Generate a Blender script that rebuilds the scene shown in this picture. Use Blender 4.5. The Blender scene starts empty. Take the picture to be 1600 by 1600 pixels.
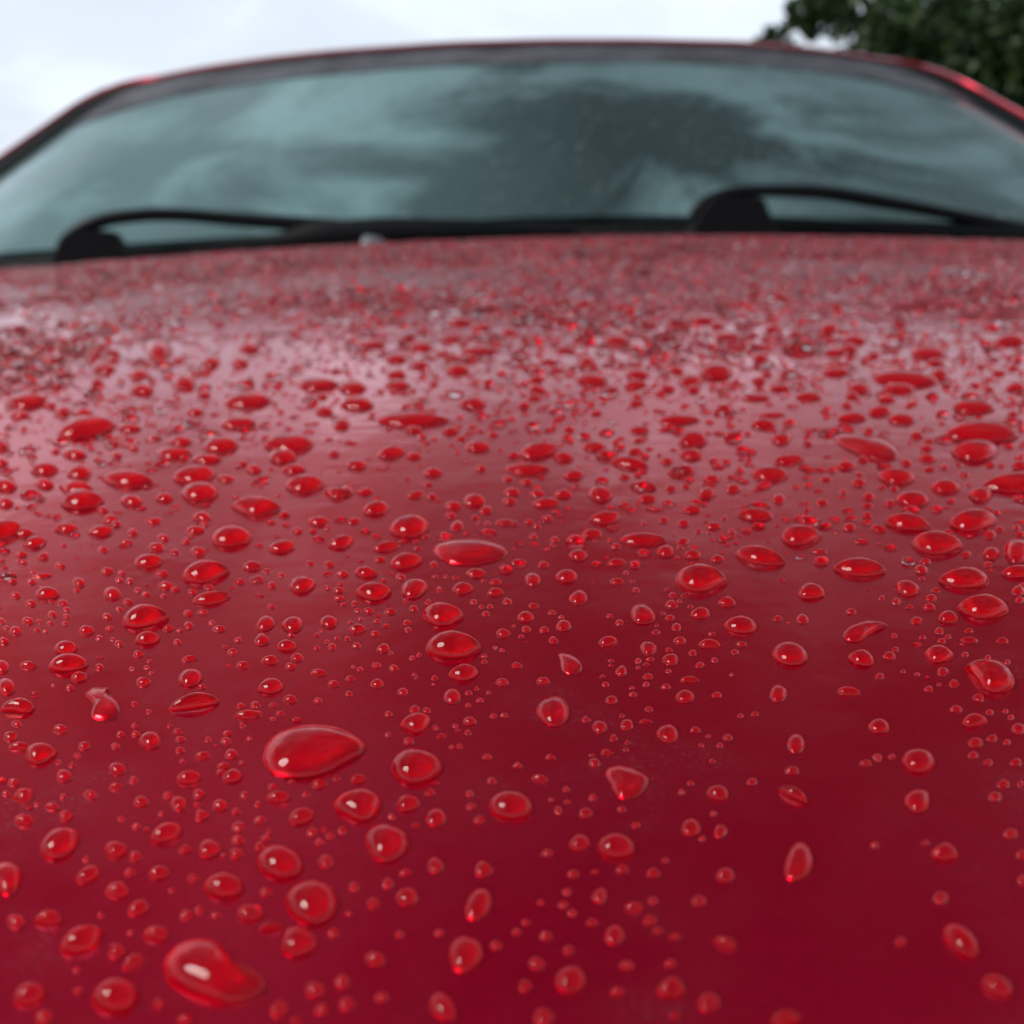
import bpy, math, random
import numpy as np
from mathutils import Vector

R = math.radians
sc = bpy.context.scene
COL = sc.collection
rng = np.random.default_rng(7)
random.seed(7)

# ---------------------------------------------------------------- camera
F = 1662.0                      # focal length in pixels of the 1600 px photograph
PITCH = R(11.1)
EYE = .031                      # height of the lens over the bonnet
XC = .12                        # centre line of the car


def H(x, y):                    # top surface of the bonnet
    return .9 + .1405 * y - .0542 * y * y - .115 * (x - XC) ** 2 - .03 * np.maximum(0, y - .5) ** 2


CAM = np.array([0., 0., H(0, 0) + EYE / math.cos(R(8))])
FW = np.array([0., math.cos(PITCH), -math.sin(PITCH)])
RT = np.array([1., 0., 0.])
UP = np.cross(RT, FW)
cd = bpy.data.cameras.new('camera')
cam = bpy.data.objects.new('camera', cd)
COL.objects.link(cam)
cam.location = CAM
cam.rotation_euler = (math.pi / 2 - PITCH, 0, 0)
cd.sensor_width = 36
cd.lens = F / 1600 * 36
cd.clip_start = .004
cd.clip_end = 3000
cd.dof.use_dof = True
cd.dof.focus_distance = .068
cd.dof.aperture_fstop = 50
cd.dof.aperture_blades = 0
sc.camera = cam

# ---------------------------------------------------------------- sky, sun, exposure
SUN_EL, SUN_AZ = R(48), R(-98)
w = bpy.data.worlds.new("World")
sc.world = w
w.use_nodes = True
nt = w.node_tree
nt.nodes.clear()
N = nt.nodes.new
L = nt.links.new


def node(tree, t, **kw):
    n = tree.nodes.new(t)
    for k, v in kw.items():
        if k.startswith('i_'):
            n.inputs[k[2:].replace('_', ' ')].default_value = v
        else:
            setattr(n, k, v)
    return n


def math_node(tree, op, a, b=None, clamp=False):
    n = tree.nodes.new('ShaderNodeMath')
    n.operation = op
    n.use_clamp = clamp
    for i, v in enumerate((a, b)):
        if v is None:
            continue
        if isinstance(v, (int, float)):
            n.inputs[i].default_value = v
        else:
            tree.links.new(v, n.inputs[i])
    return n.outputs[0]


def ramp(tree, fac, stops, interp='LINEAR'):
    n = tree.nodes.new('ShaderNodeValToRGB')
    n.color_ramp.interpolation = interp
    while len(n.color_ramp.elements) < len(stops):
        n.color_ramp.elements.new(.5)
    for e, (p, c) in zip(n.color_ramp.elements, stops):
        e.position = p
        e.color = (c, c, c, 1) if isinstance(c, (int, float)) else (*c, 1)
    tree.links.new(fac, n.inputs[0])
    return n.outputs[0]


sky = node(nt, 'ShaderNodeTexSky', sky_type='NISHITA', sun_disc=False, sun_elevation=SUN_EL,
           sun_rotation=SUN_AZ, air_density=1.5, dust_density=3.0)
tc = node(nt, 'ShaderNodeTexCoord')
nrm = node(nt, 'ShaderNodeVectorMath', operation='NORMALIZE')
L(tc.outputs['Generated'], nrm.inputs[0])
sep = node(nt, 'ShaderNodeSeparateXYZ')
L(nrm.outputs[0], sep.inputs[0])
zz = math_node(nt, 'ADD', math_node(nt, 'MAXIMUM', sep.outputs[2], 0.0), .22)
cx = math_node(nt, 'DIVIDE', sep.outputs[0], zz)
cy = math_node(nt, 'DIVIDE', sep.outputs[1], zz)
comb = node(nt, 'ShaderNodeCombineXYZ')
L(cx, comb.inputs[0]); L(cy, comb.inputs[1])
mp = node(nt, 'ShaderNodeMapping')
mp.inputs['Location'].default_value = (12.2, -3.4, 0)
L(comb.outputs[0], mp.inputs[0])
n1 = node(nt, 'ShaderNodeTexNoise', i_Scale=1.9, i_Detail=6.0, i_Roughness=.52, i_Distortion=.5)
L(mp.outputs[0], n1.inputs['Vector'])
# overcast: a thin bright layer low down, thicker and darker cloud higher up
elev = ramp(nt, sep.outputs[2], [(0, .8), (.2, 1.06), (.32, 1.0), (.43, .36), (.56, .18), (1, .20)], 'B_SPLINE')
cl = ramp(nt, n1.outputs['Fac'], [(.34, .35), (.5, .95), (.66, 2.6)])
soft = node(nt, 'ShaderNodeMix', data_type='FLOAT')        # low clouds lose contrast with distance
L(ramp(nt, sep.outputs[2], [(.24, .10), (.42, .9)]), soft.inputs[0])
soft.inputs[2].default_value = 1.0
L(cl, soft.inputs[3])
val = math_node(nt, 'MULTIPLY', elev, soft.outputs[0])
tint = node(nt, 'ShaderNodeMix', data_type='RGBA')
L(ramp(nt, val, [(.15, 0.0), (.9, 1.0)]), tint.inputs[0])
tint.inputs[6].default_value = (.78, .93, 1.0, 1)
tint.inputs[7].default_value = (.82, .91, 1.03, 1)
cc = node(nt, 'ShaderNodeVectorMath', operation='SCALE')
L(tint.outputs[2], cc.inputs[0]); L(val, cc.inputs['Scale'])
b1 = node(nt, 'ShaderNodeBackground', i_Strength=.10)
L(sky.outputs[0], b1.inputs[0])
b2 = node(nt, 'ShaderNodeBackground', i_Strength=.51)
L(cc.outputs[0], b2.inputs[0])
mx = node(nt, 'ShaderNodeMixShader')
mx.inputs[0].default_value = .96
L(b1.outputs[0], mx.inputs[1]); L(b2.outputs[0], mx.inputs[2])
wo = node(nt, 'ShaderNodeOutputWorld')
L(mx.outputs[0], wo.inputs[0])

sd = bpy.data.lights.new('sun', 'SUN')
sd.energy = 1.1
sd.angle = R(24)
sd.color = (1, .975, .95)
sun = bpy.data.objects.new('sun', sd)
COL.objects.link(sun)
# a pale sun high up behind the cloud
sdir = Vector((math.sin(SUN_AZ) * math.cos(SUN_EL), math.cos(SUN_AZ) * math.cos(SUN_EL), math.sin(SUN_EL)))
sun.rotation_euler = (-sdir).to_track_quat('-Z', 'Y').to_euler()
sun.location = (0, -3, 6)

sc.view_settings.view_transform = 'Standard'
sc.view_settings.look = 'None'
sc.view_settings.exposure = .98
sc.view_settings.gamma = 1
sc.render.engine = 'CYCLES'
cy_ = sc.cycles
cy_.max_bounces = 10
cy_.transmission_bounces = 8
cy_.glossy_bounces = 5
cy_.diffuse_bounces = 3
cy_.caustics_refractive = True
cy_.caustics_reflective = True
cy_.blur_glossy = .3
cy_.sample_clamp_indirect = 2
cy_.use_denoising = True
try:
    cy_.denoiser = 'OPENIMAGEDENOISE'
except Exception:
    pass


# ---------------------------------------------------------------- helpers
def rays(px, py):
    px = np.asarray(px, float); py = np.asarray(py, float)
    d = FW + (px[..., None] - 800) / F * RT - (py[..., None] - 800) / F * UP
    return d / np.linalg.norm(d, axis=-1, keepdims=True)


def on_hood(px, py):            # where a line of sight meets the bonnet
    d = rays(px, py)
    t = np.full(d.shape[:-1], .06)
    for _ in range(30):
        P = CAM + d * t[..., None]
        g = P[..., 2] - H(P[..., 0], P[..., 1])
        hx = -.23 * (P[..., 0] - XC); hy = .1405 - .1084 * P[..., 1]
        dg = d[..., 2] - hx * d[..., 0] - hy * d[..., 1]
        t = np.clip(t - g / np.minimum(dg, -.02), .01, 1.3)
    return CAM + d * t[..., None], t


def at(px, py, Y):              # point on a line of sight at the depth Y
    d = rays(px, py)
    return CAM + d * (np.asarray(Y, float) / d[..., 1])[..., None]


def mesh(name, verts, faces, mat=None, smooth=True, sharp=55):
    me = bpy.data.meshes.new(name)
    me.from_pydata([tuple(map(float, v)) for v in verts], [], [tuple(map(int, f)) for f in faces])
    if smooth:
        me.polygons.foreach_set('use_smooth', [True] * len(me.polygons))
    if mat:
        me.materials.append(mat)
    me.update()
    if sharp:
        me.set_sharp_from_angle(angle=R(sharp))
    return me


def obj(name, me, parent=None, loc=None):
    o = bpy.data.objects.new(name, me)
    COL.objects.link(o)
    if parent:
        o.parent = parent
    if loc is not None:
        o.location = loc
    return o


def tag(o, label=None, cat=None, group=None, kind=None):
    for k, v in (('label', label), ('category', cat), ('group', group), ('kind', kind)):
        if v:
            o[k] = v
    return o


def grid(fn, us, vs, flip=False):
    V = [fn(u, v) for v in vs for u in us]
    n = len(us)
    Fs = []
    for j in range(len(vs) - 1):
        for i in range(n - 1):
            f = (j * n + i, j * n + i + 1, (j + 1) * n + i + 1, (j + 1) * n + i)
            Fs.append(f[::-1] if flip else f)
    return V, Fs


def slab(V, Fs, off):           # gives a sheet thickness along a fixed offset
    n = len(V)
    off = np.asarray(off, float)
    V2 = [np.asarray(v) + off for v in V]
    cnt = {}
    for f in Fs:
        for a, b in zip(f, f[1:] + f[:1]):
            cnt[(a, b)] = 1
    side = [(a, a + n, b + n, b) for (a, b) in cnt if (b, a) not in cnt]
    return list(V) + V2, list(Fs) + [tuple(i + n for i in f[::-1]) for f in Fs] + side


def tube(path, rw, rh, seg=10, mat=None, name='tube'):
    path = np.asarray(path, float)
    V, Fs = [], []
    n = len(path)
    for i, p in enumerate(path):
        t = path[min(i + 1, n - 1)] - path[max(i - 1, 0)]
        t /= np.linalg.norm(t)
        s = np.cross(t, (0, 0, 1.)); s /= np.linalg.norm(s)
        u = np.cross(s, t)
        a = rw[i] if hasattr(rw, '__len__') else rw
        b = rh[i] if hasattr(rh, '__len__') else rh
        for k in range(seg):
            q = 2 * math.pi * k / seg
            c, d = math.cos(q), math.sin(q)
            c = math.copysign(abs(c) ** .7, c); d = math.copysign(abs(d) ** .7, d)
            V.append(p + s * a * c + u * b * d)
    for i in range(n - 1):
        for k in range(seg):
            Fs.append((i * seg + k, i * seg + (k + 1) % seg, (i + 1) * seg + (k + 1) % seg, (i + 1) * seg + k))
    Fs.append(tuple(range(seg))[::-1]); Fs.append(tuple((n - 1) * seg + k for k in range(seg)))
    return mesh(name, V, Fs, mat)


def smooth_path(pts, n):
    pts = np.asarray(pts, float)
    P = np.vstack([2 * pts[0] - pts[1], pts, 2 * pts[-1] - pts[-2]])
    out = []
    m = len(pts) - 1
    for s in np.linspace(0, m - 1e-6, n):
        i = int(s); t = s - i
        a, b, c, d = P[i:i + 4]
        out.append(.5 * ((2 * b) + (-a + c) * t + (2 * a - 5 * b + 4 * c - d) * t * t + (-a + 3 * b - 3 * c + d) * t ** 3))
    return np.array(out)


# ---------------------------------------------------------------- materials
def new_mat(name):
    m = bpy.data.materials.new(name)
    m.use_nodes = True
    return m, m.node_tree, m.node_tree.nodes['Principled BSDF']


def simple(name, col, rough=.5, metal=0., coat=0., bump=0., scale=200., var=.25):
    m, t, p = new_mat(name)
    c = node(t, 'ShaderNodeTexCoord')
    n = node(t, 'ShaderNodeTexNoise', i_Scale=scale, i_Detail=4.0)
    t.links.new(c.outputs['Object'], n.inputs['Vector'])
    mm = node(t, 'ShaderNodeMix', data_type='RGBA')
    t.links.new(n.outputs['Fac'], mm.inputs[0])
    mm.inputs[6].default_value = (*[v * (1 - var) for v in col], 1)
    mm.inputs[7].default_value = (*[min(1, v * (1 + var)) for v in col], 1)
    t.links.new(mm.outputs[2], p.inputs['Base Color'])
    p.inputs['Roughness'].default_value = rough
    p.inputs['Metallic'].default_value = metal
    p.inputs['Coat Weight'].default_value = coat
    p.inputs['Coat Roughness'].default_value = .04
    if bump:
        b = node(t, 'ShaderNodeBump', i_Strength=bump, i_Distance=.001)
        t.links.new(n.outputs['Fac'], b.inputs['Height'])
        t.links.new(b.outputs[0], p.inputs['Normal'])
    return m


# red metallic lacquer with dried dust specks, faint water haze and orange peel
PAINT, t, p = new_mat('red_paint')
c = node(t, 'ShaderNodeTexCoord')
ob = c.outputs['Object']
flake = node(t, 'ShaderNodeTexNoise', i_Scale=2600.0, i_Detail=2.0)
t.links.new(ob, flake.inputs['Vector'])
mix = node(t, 'ShaderNodeMix', data_type='RGBA')
t.links.new(flake.outputs['Fac'], mix.inputs[0])
mix.inputs[6].default_value = (.46, .0010, .022, 1)
mix.inputs[7].default_value = (.64, .0026, .040, 1)
# dust: tiny crescents in loose patches
patch = node(t, 'ShaderNodeTexNoise', i_Scale=105.0, i_Detail=3.0, i_Roughness=.6)
t.links.new(ob, patch.inputs['Vector'])
spk = node(t, 'ShaderNodeTexNoise', i_Scale=8500.0, i_Detail=1.0)
smap = node(t, 'ShaderNodeMapping'); smap.inputs['Scale'].default_value = (.6, 1.2, 1); smap.inputs['Rotation'].default_value = (0, 0, .4)
t.links.new(ob, smap.inputs[0]); t.links.new(smap.outputs[0], spk.inputs['Vector'])
dust = math_node(t, 'MULTIPLY', ramp(t, patch.outputs['Fac'], [(.55, 0.), (.66, 1.)]),
                 ramp(t, spk.outputs['Fac'], [(.63, 0.), (.70, 1.)]))
film = ramp(t, patch.outputs['Fac'], [(.45, 0.), (.8, .04)])
dm = math_node(t, 'MAXIMUM', math_node(t, 'MULTIPLY', dust, .32), film)
mix2 = node(t, 'ShaderNodeMix', data_type='RGBA')
t.links.new(dm, mix2.inputs[0])
t.links.new(mix.outputs[2], mix2.inputs[6])
mix2.inputs[7].default_value = (.62, .42, .42, 1)
t.links.new(mix2.outputs[2], p.inputs['Base Color'])
p.inputs['Metallic'].default_value = .76
p.inputs['Roughness'].default_value = .25
p.inputs['Specular IOR Level'].default_value = 0
p.inputs['Specular Tint'].default_value = (1.0, .16, .26, 1)
p.inputs['Coat Weight'].default_value = 1.0
p.inputs['Coat IOR'].default_value = 1.21
rc = ramp(t, patch.outputs['Fac'], [(.4, .035), (.75, .14)])
t.links.new(rc, p.inputs['Coat Roughness'])
peel = node(t, 'ShaderNodeTexNoise', i_Scale=160.0, i_Detail=2.0)
t.links.new(ob, peel.inputs['Vector'])
bp = node(t, 'ShaderNodeBump', i_Strength=.25, i_Distance=.0004)
t.links.new(peel.outputs['Fac'], bp.inputs['Height'])
t.links.new(bp.outputs[0], p.inputs['Coat Normal'])

WATER, t, p = new_mat('rain_water')
t.nodes.remove(p)
g = node(t, 'ShaderNodeBsdfGlass', i_Roughness=0.0, i_IOR=1.333)
g.inputs['Color'].default_value = (.985, .99, .99, 1)
wn = node(t, 'ShaderNodeTexNoise', i_Scale=900.0, i_Detail=1.0)
wc = node(t, 'ShaderNodeTexCoord')
t.links.new(wc.outputs['Object'], wn.inputs['Vector'])
wb = node(t, 'ShaderNodeBump', i_Strength=.02, i_Distance=.0002)
t.links.new(wn.outputs['Fac'], wb.inputs['Height'])
t.links.new(wb.outputs[0], g.inputs['Normal'])
t.links.new(g.outputs[0], t.nodes['Material Output'].inputs[0])

WET_LIT, t, p = new_mat('lit_paint_under_water')     # lit copy of the lacquer: water kills its gloss, glow painted as brighter red
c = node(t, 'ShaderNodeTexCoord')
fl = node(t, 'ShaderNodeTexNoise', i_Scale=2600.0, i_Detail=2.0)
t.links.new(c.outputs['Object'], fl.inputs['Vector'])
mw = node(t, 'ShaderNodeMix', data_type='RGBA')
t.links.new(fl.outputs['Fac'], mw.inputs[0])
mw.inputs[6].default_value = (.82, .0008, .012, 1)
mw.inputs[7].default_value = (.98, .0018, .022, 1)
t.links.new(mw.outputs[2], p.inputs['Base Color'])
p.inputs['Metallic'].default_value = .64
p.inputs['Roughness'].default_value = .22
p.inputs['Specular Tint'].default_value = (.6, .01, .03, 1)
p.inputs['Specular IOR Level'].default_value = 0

BLACK = simple('black_plastic', (.003, .003, .004), .6, bump=.3, scale=900)
RUBBER = simple('black_rubber', (.004, .005, .006), .6, bump=.2, scale=500)
ARM = simple('satin_black_metal', (.008, .010, .013), .42, .0, scale=60)
for m_ in (BLACK, RUBBER, ARM):
    m_.node_tree.nodes['Principled BSDF'].inputs['Specular IOR Level'].default_value = .22
DASH = simple('dark_dashboard', (.018, .02, .022), .7, scale=80)
LINER = simple('cabin_lining', (.03, .032, .035), .9, scale=50)
TYRE = simple('tyre_rubber', (.02, .02, .02), .8, scale=60)
RIM = simple('alloy', (.45, .46, .47), .3, 1., scale=30, var=.1)
SIDEGLASS = simple('dark_side_glass', (.01, .015, .016), .05, coat=1, scale=5)

GLASS, t, p = new_mat('wet_windscreen_glass')
c = node(t, 'ShaderNodeTexCoord')
gn = node(t, 'ShaderNodeTexNoise', i_Scale=3.2, i_Detail=7.0, i_Roughness=.6, i_Distortion=.8)  # blotches: misted film with cloud reflections painted in
t.links.new(c.outputs['Object'], gn.inputs['Vector'])
gf = node(t, 'ShaderNodeTexNoise', i_Scale=450.0, i_Detail=2.0)
t.links.new(c.outputs['Object'], gf.inputs['Vector'])
mist_glare = math_node(t, 'MULTIPLY', ramp(t, gn.outputs['Fac'], [(.44, .02), (.58, 1.)]),
                 ramp(t, gf.outputs['Fac'], [(.35, .5), (.65, 1.)]))
gs = node(t, 'ShaderNodeSeparateXYZ')           # painted paler towards the sides, for the brighter reflections there
t.links.new(c.outputs['Object'], gs.inputs[0])
side = math_node(t, 'ABSOLUTE', math_node(t, 'SUBTRACT', gs.outputs[0], .22))
mist_glare = math_node(t, 'ADD', math_node(t, 'MULTIPLY', mist_glare, .7), ramp(t, side, [(.12, 0.), (.62, .42)]), True)
mixc = node(t, 'ShaderNodeMix', data_type='RGBA')
t.links.new(mist_glare, mixc.inputs[0])
mixc.inputs[6].default_value = (.008, .022, .025, 1)
mixc.inputs[7].default_value = (.62, .77, .80, 1)
t.links.new(mixc.outputs[2], p.inputs['Base Color'])
p.inputs['Transmission Weight'].default_value = .35
p.inputs['Roughness'].default_value = .28
p.inputs['IOR'].default_value = 1.5
p.inputs['Coat Weight'].default_value = .8
p.inputs['Coat Roughness'].default_value = .12
p.inputs['Coat Tint'].default_value = (.75, 1, .98, 1)

FRIT, t, p = new_mat('frit_band_with_mist')
c = node(t, 'ShaderNodeTexCoord')
gn = node(t, 'ShaderNodeTexNoise', i_Scale=14.0, i_Detail=8.0, i_Roughness=.7)
t.links.new(c.outputs['Object'], gn.inputs['Vector'])
gf = node(t, 'ShaderNodeTexNoise', i_Scale=350.0, i_Detail=2.0)
t.links.new(c.outputs['Object'], gf.inputs['Vector'])
mm = math_node(t, 'MULTIPLY', ramp(t, gn.outputs['Fac'], [(.3, .1), (.7, 1.)]), ramp(t, gf.outputs['Fac'], [(.4, .3), (.6, 1.)]))
mixc = node(t, 'ShaderNodeMix', data_type='RGBA')
t.links.new(mm, mixc.inputs[0])
mixc.inputs[6].default_value = (.012, .010, .014, 1)
mixc.inputs[7].default_value = (.26, .24, .28, 1)
t.links.new(mixc.outputs[2], p.inputs['Base Color'])
p.inputs['Roughness'].default_value = .45

LEAF, t, p = new_mat('dark_leaves')
oi = node(t, 'ShaderNodeNewGeometry')
lr = node(t, 'ShaderNodeMix', data_type='RGBA')
t.links.new(oi.outputs['Random Per Island'], lr.inputs[0])
lr.inputs[6].default_value = (.012, .030, .004, 1)
lr.inputs[7].default_value = (.04, .085, .010, 1)
t.links.new(lr.outputs[2], p.inputs['Base Color'])
p.inputs['Roughness'].default_value = .6
BARK = simple('bark', (.06, .045, .035), .9, bump=.8, scale=12)
ASPHALT = simple('asphalt', (.05, .05, .052), .75, bump=.4, scale=40)

# ---------------------------------------------------------------- ground
gm = mesh('ground', [(-1500, -1500, 0), (1500, -1500, 0), (1500, 1500, 0), (-1500, 1500, 0)], [(0, 1, 2, 3)], ASPHALT, False)
tag(obj('ground', gm), kind='structure')

# ---------------------------------------------------------------- the car
car = obj('parked_car', None, loc=(XC, 1.2, 0))
tag(car, 'red parked car with a rain-beaded bonnet seen low towards its windscreen', 'car')


def part(name, me, parent=car):
    o = obj(name, me, parent)
    if parent is car:
        o.location = (-XC, -1.2, 0)     # meshes are in world coordinates
    return o


def sub(name, me, parent):
    return obj(name, me, parent)


def edge_y(x):                          # rear edge of the bonnet in plan
    return .95 + .0736 * (x - XC) ** 2


HW = .69                                # half width of the bonnet


def hood_pt(u, v):                      # u across, v 0 front .. 1 rear
    x = XC + u * HW
    yf = -.16 + .16 * u * u
    y = yf + (edge_y(x) - yf) * v
    z = H(x, y)
    return np.array([x, y, z])


us = np.linspace(-1, 1, 141); vs = np.linspace(0, 1, 121)
V, Fs = grid(hood_pt, us, vs)
# turned-down lip all round
n0 = len(V); nu, nv = len(us), len(vs)
ring = [i for i in range(nu)] + [j * nu + nu - 1 for j in range(1, nv)] + [(nv - 1) * nu + i for i in range(nu - 2, -1, -1)] + [j * nu for j in range(nv - 2, 0, -1)]
cen = np.array([XC, .4, .93])
prev = ring
for dz, do in ((-.0012, .0016), (-.004, .0026), (-.016, .002)):
    cur = []
    for i in ring:
        v = V[i]
        o = v - cen; o[2] = 0
        o = np.array([np.sign(o[0]) * (abs(v[0] - XC) > HW - .001), np.sign(o[1]) * (abs(v[0] - XC) <= HW - .001 or 0), 0.]); 
        cur.append(len(V)); V.append(v + o * do + np.array([0, 0, dz]))
    m = len(ring)
    for k in range(m):
        Fs.append((prev[k], cur[k], cur[(k + 1) % m], prev[(k + 1) % m]))
    prev = cur
part('bonnet', mesh('bonnet', V, Fs, PAINT))

# windscreen: lower and upper outline seen through the lens, set at their real depths
BX = [-250, 0, 200, 400, 600, 800, 1000, 1200, 1400, 1600, 1950]
BY = [457, 395, 380, 368, 353, 340, 336, 338, 347, 362, 410]
TX = [176, 210, 300, 400, 500, 700, 850, 1000, 1170, 1300, 1400, 1450]
TY = [150, 136, 117, 102, 91, 77, 72.5, 72, 76, 88, 104, 120]


def w_bot(u):
    px = -250 + 2200 * u
    x0 = (px - 800) / F * 1.05
    return at(px, np.interp(px, BX, BY), 1.035 + .13 * (x0 - XC) ** 2)


def w_top(u):
    px = 176 + 1274 * u
    x0 = (px - 800) / F * 1.55
    return at(px, np.interp(px, TX, TY), 1.50 + .16 * (x0 - XC) ** 2)


def w_pt(u, v, off=0.):
    a, b = w_bot(u), w_top(u)
    P = a + (b - a) * v
    bul = .014 * math.sin(math.pi * min(max(v, 0), 1)) * (1 - abs(2 * min(max(u, 0), 1) - 1) ** 3)
    return P + np.array([0, -.57, .82]) * (bul + off)


wu = np.linspace(0, 1, 61); wv = np.linspace(0, 1, 21)
V, Fs = grid(w_pt, wu, wv)
V, Fs = slab(V, Fs, (0, .003, -.004))
wind = part('windscreen', mesh('windscreen', V, Fs, GLASS))
# dark printed band along the top and down the corners
V, Fs = grid(lambda u, v: w_pt(u, 1 - v * (.17 + .07 * (2 * u - 1) ** 4) , .0015), np.linspace(.004, .996, 61), [0, .25, .5, .75, 1], True)
V, Fs = slab(V, Fs, (0, .0004, -.0006))
sub('frit_band', mesh('frit_band', V, Fs, FRIT), wind)

# frame path round the glass: left foot, up the pillar, along the roof edge, down the right pillar
path = []
for v in np.linspace(0, .93, 16):
    path.append(w_pt(0, v))
NP0 = len(path)
for u in np.linspace(.03, .97, 40):
    path.append(w_pt(u, 1))
NP1 = len(path)
for v in np.linspace(.93, 0, 16):
    path.append(w_pt(1, v))
path = smooth_path(path[::1], 150)
for _ in range(3):
    path[1:-1] = (path[:-2] + path[1:-1] * 2 + path[2:]) / 4
mid = np.array([XC, 1.2, 1.05])
nrmW = np.array([0, -.57, .82])


def frame_dirs(i):
    t = path[min(i + 1, len(path) - 1)] - path[max(i - 1, 0)]
    t /= np.linalg.norm(t)
    o = np.cross(t, nrmW)
    if np.dot(o, path[i] - mid) < 0:
        o = -o
    o /= np.linalg.norm(o)
    return t, o


def sweep(profile, i0, i1, mat, name):
    V, Fs = [], []
    for i in range(i0, i1):
        t_, o = frame_dirs(i)
        s = min(1, abs(o[0]) * 1.4)        # 1 on the pillars, 0 at the roof edge
        for (a, b, k) in profile(s):
            V.append(path[i] + o * a + nrmW * b + np.array([0, 1, 0.12]) * k)
    n = len(profile(0)); m = i1 - i0
    for i in range(m - 1):
        for k in range(n - 1):
            Fs.append((i * n + k, i * n + k + 1, (i + 1) * n + k + 1, (i + 1) * n + k))
    return mesh(name, V, Fs, mat)


def seal_prof(s):
    w_ = .003 + .022 * s
    return [(-.004, -.002, 0), (-.003, .003, 0), (w_ * .5, .0045, 0), (w_, .003, 0), (w_, -.004, 0)]


def body_prof(s):
    w_ = .003 + .022 * s
    q = 1 - s
    return [(w_, -.004, 0), (w_ + .0005, .001 + .001 * s, 0), (w_ + .002 + .001 * s, .0035 + .0015 * s, .002 * q), (w_ + .004 + .003 * s, .006 + .0005 * s, .008),
            (w_ + .006 + .004 * s, .0085 - .0025 * s, .02), (w_ + .008 + .005 * s, .0115 - .0095 * s, .045), (w_ + .009 + .005 * s, .016 - .022 * s, .08 + .04 * s)]


sub('screen_seal', sweep(seal_prof, 0, len(path), RUBBER, 'screen_seal'), wind)
# split the red frame: pillars and roof front edge
dx = np.array([abs(frame_dirs(i)[1][0]) for i in range(len(path))])
ii = [i for i in range(len(path)) if dx[i] < .62]
a0, a1 = min(ii), max(ii)
part('windscreen_pillar', sweep(body_prof, 0, a0 + 1, PAINT, 'windscreen_pillar'))
part('windscreen_pillar', sweep(body_prof, a1, len(path), PAINT, 'windscreen_pillar'))
rf = sweep(body_prof, a0, a1 + 1, PAINT, 'roof_edge')
n = 7
last = [np.array(rf.vertices[(k + 1) * n - 1].co) for k in range(a1 - a0 + 1)]
V = [tuple(v.co) for v in rf.vertices]
Fs = [tuple(q.vertices) for q in rf.polygons]
base = len(V); m = len(last)
idx = [(k + 1) * n - 1 for k in range(m)]
prev = idx
for s in (.15, .35, .6, .8, .95, 1.0):
    cur = []
    for P in last:
        xx = P[0] - XC
        back = 1.25 * s
        z = P[2] + .02 * math.sin(s * 2.2) - .10 * s * s - .04 * (xx / .5) ** 2 * s
        cur.append(len(V)); V.append((XC + xx * (1 - .06 * s), P[1] + back, z))
    for k in range(m - 1):
        Fs.append((prev[k], cur[k], cur[k + 1], prev[k + 1]))
    prev = cur
part('roof', mesh('roof', V, Fs, PAINT))

# cowl below the glass
def cowl_pt(u, v):
    b = w_bot(u)
    x = b[0]
    y = edge_y(x) + .012
    a = np.array([x, min(y, b[1] - .01), H(x, min(y, 1.0)) - .022 - .05 * max(0, abs(x - XC) - .6)])
    c = b + np.array([0, .01, -.004])
    P = a + (c - a) * v
    P[2] += .004 * math.sin(v * 9)
    return P


V, Fs = grid(cowl_pt, np.linspace(0, 1, 60), np.linspace(-.25, 1, 12))
V, Fs = slab(V, Fs, (0, 0, -.004))
cowl = part('cowl_panel', mesh('cowl_panel', V, Fs, BLACK))
V, Fs = [], []
for k in range(46):                     # drain slots of the cowl grille as raised ribs
    u = .06 + .88 * k / 45
    a, b = cowl_pt(u, .15), cowl_pt(u, .75)
    i = len(V)
    for q in (a, b):
        for ddx, ddz in ((-.003, 0), (.003, 0), (.003, .005), (-.003, .005)):
            V.append(q + np.array([ddx, 0, ddz]))
    Fs += [(i, i + 1, i + 2, i + 3), (i + 4, i + 7, i + 6, i + 5), (i + 2, i + 6, i + 7, i + 3), (i + 1, i + 5, i + 6, i + 2), (i, i + 3, i + 7, i + 4)]
sub('grille_ribs', mesh('grille_ribs', V, Fs, BLACK, False), cowl)
noz = tube([at(568, 386, .975), at(574, 377, .98), at(590, 378, .985), at(606, 387, .99)], [.004, .006, .006, .003], [.002, .005, .004, .002], 10,
           simple('washed_grey_plastic', (.3, .33, .34), .3, scale=90), 'washer_nozzle')
part('washer_nozzle', noz)


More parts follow.
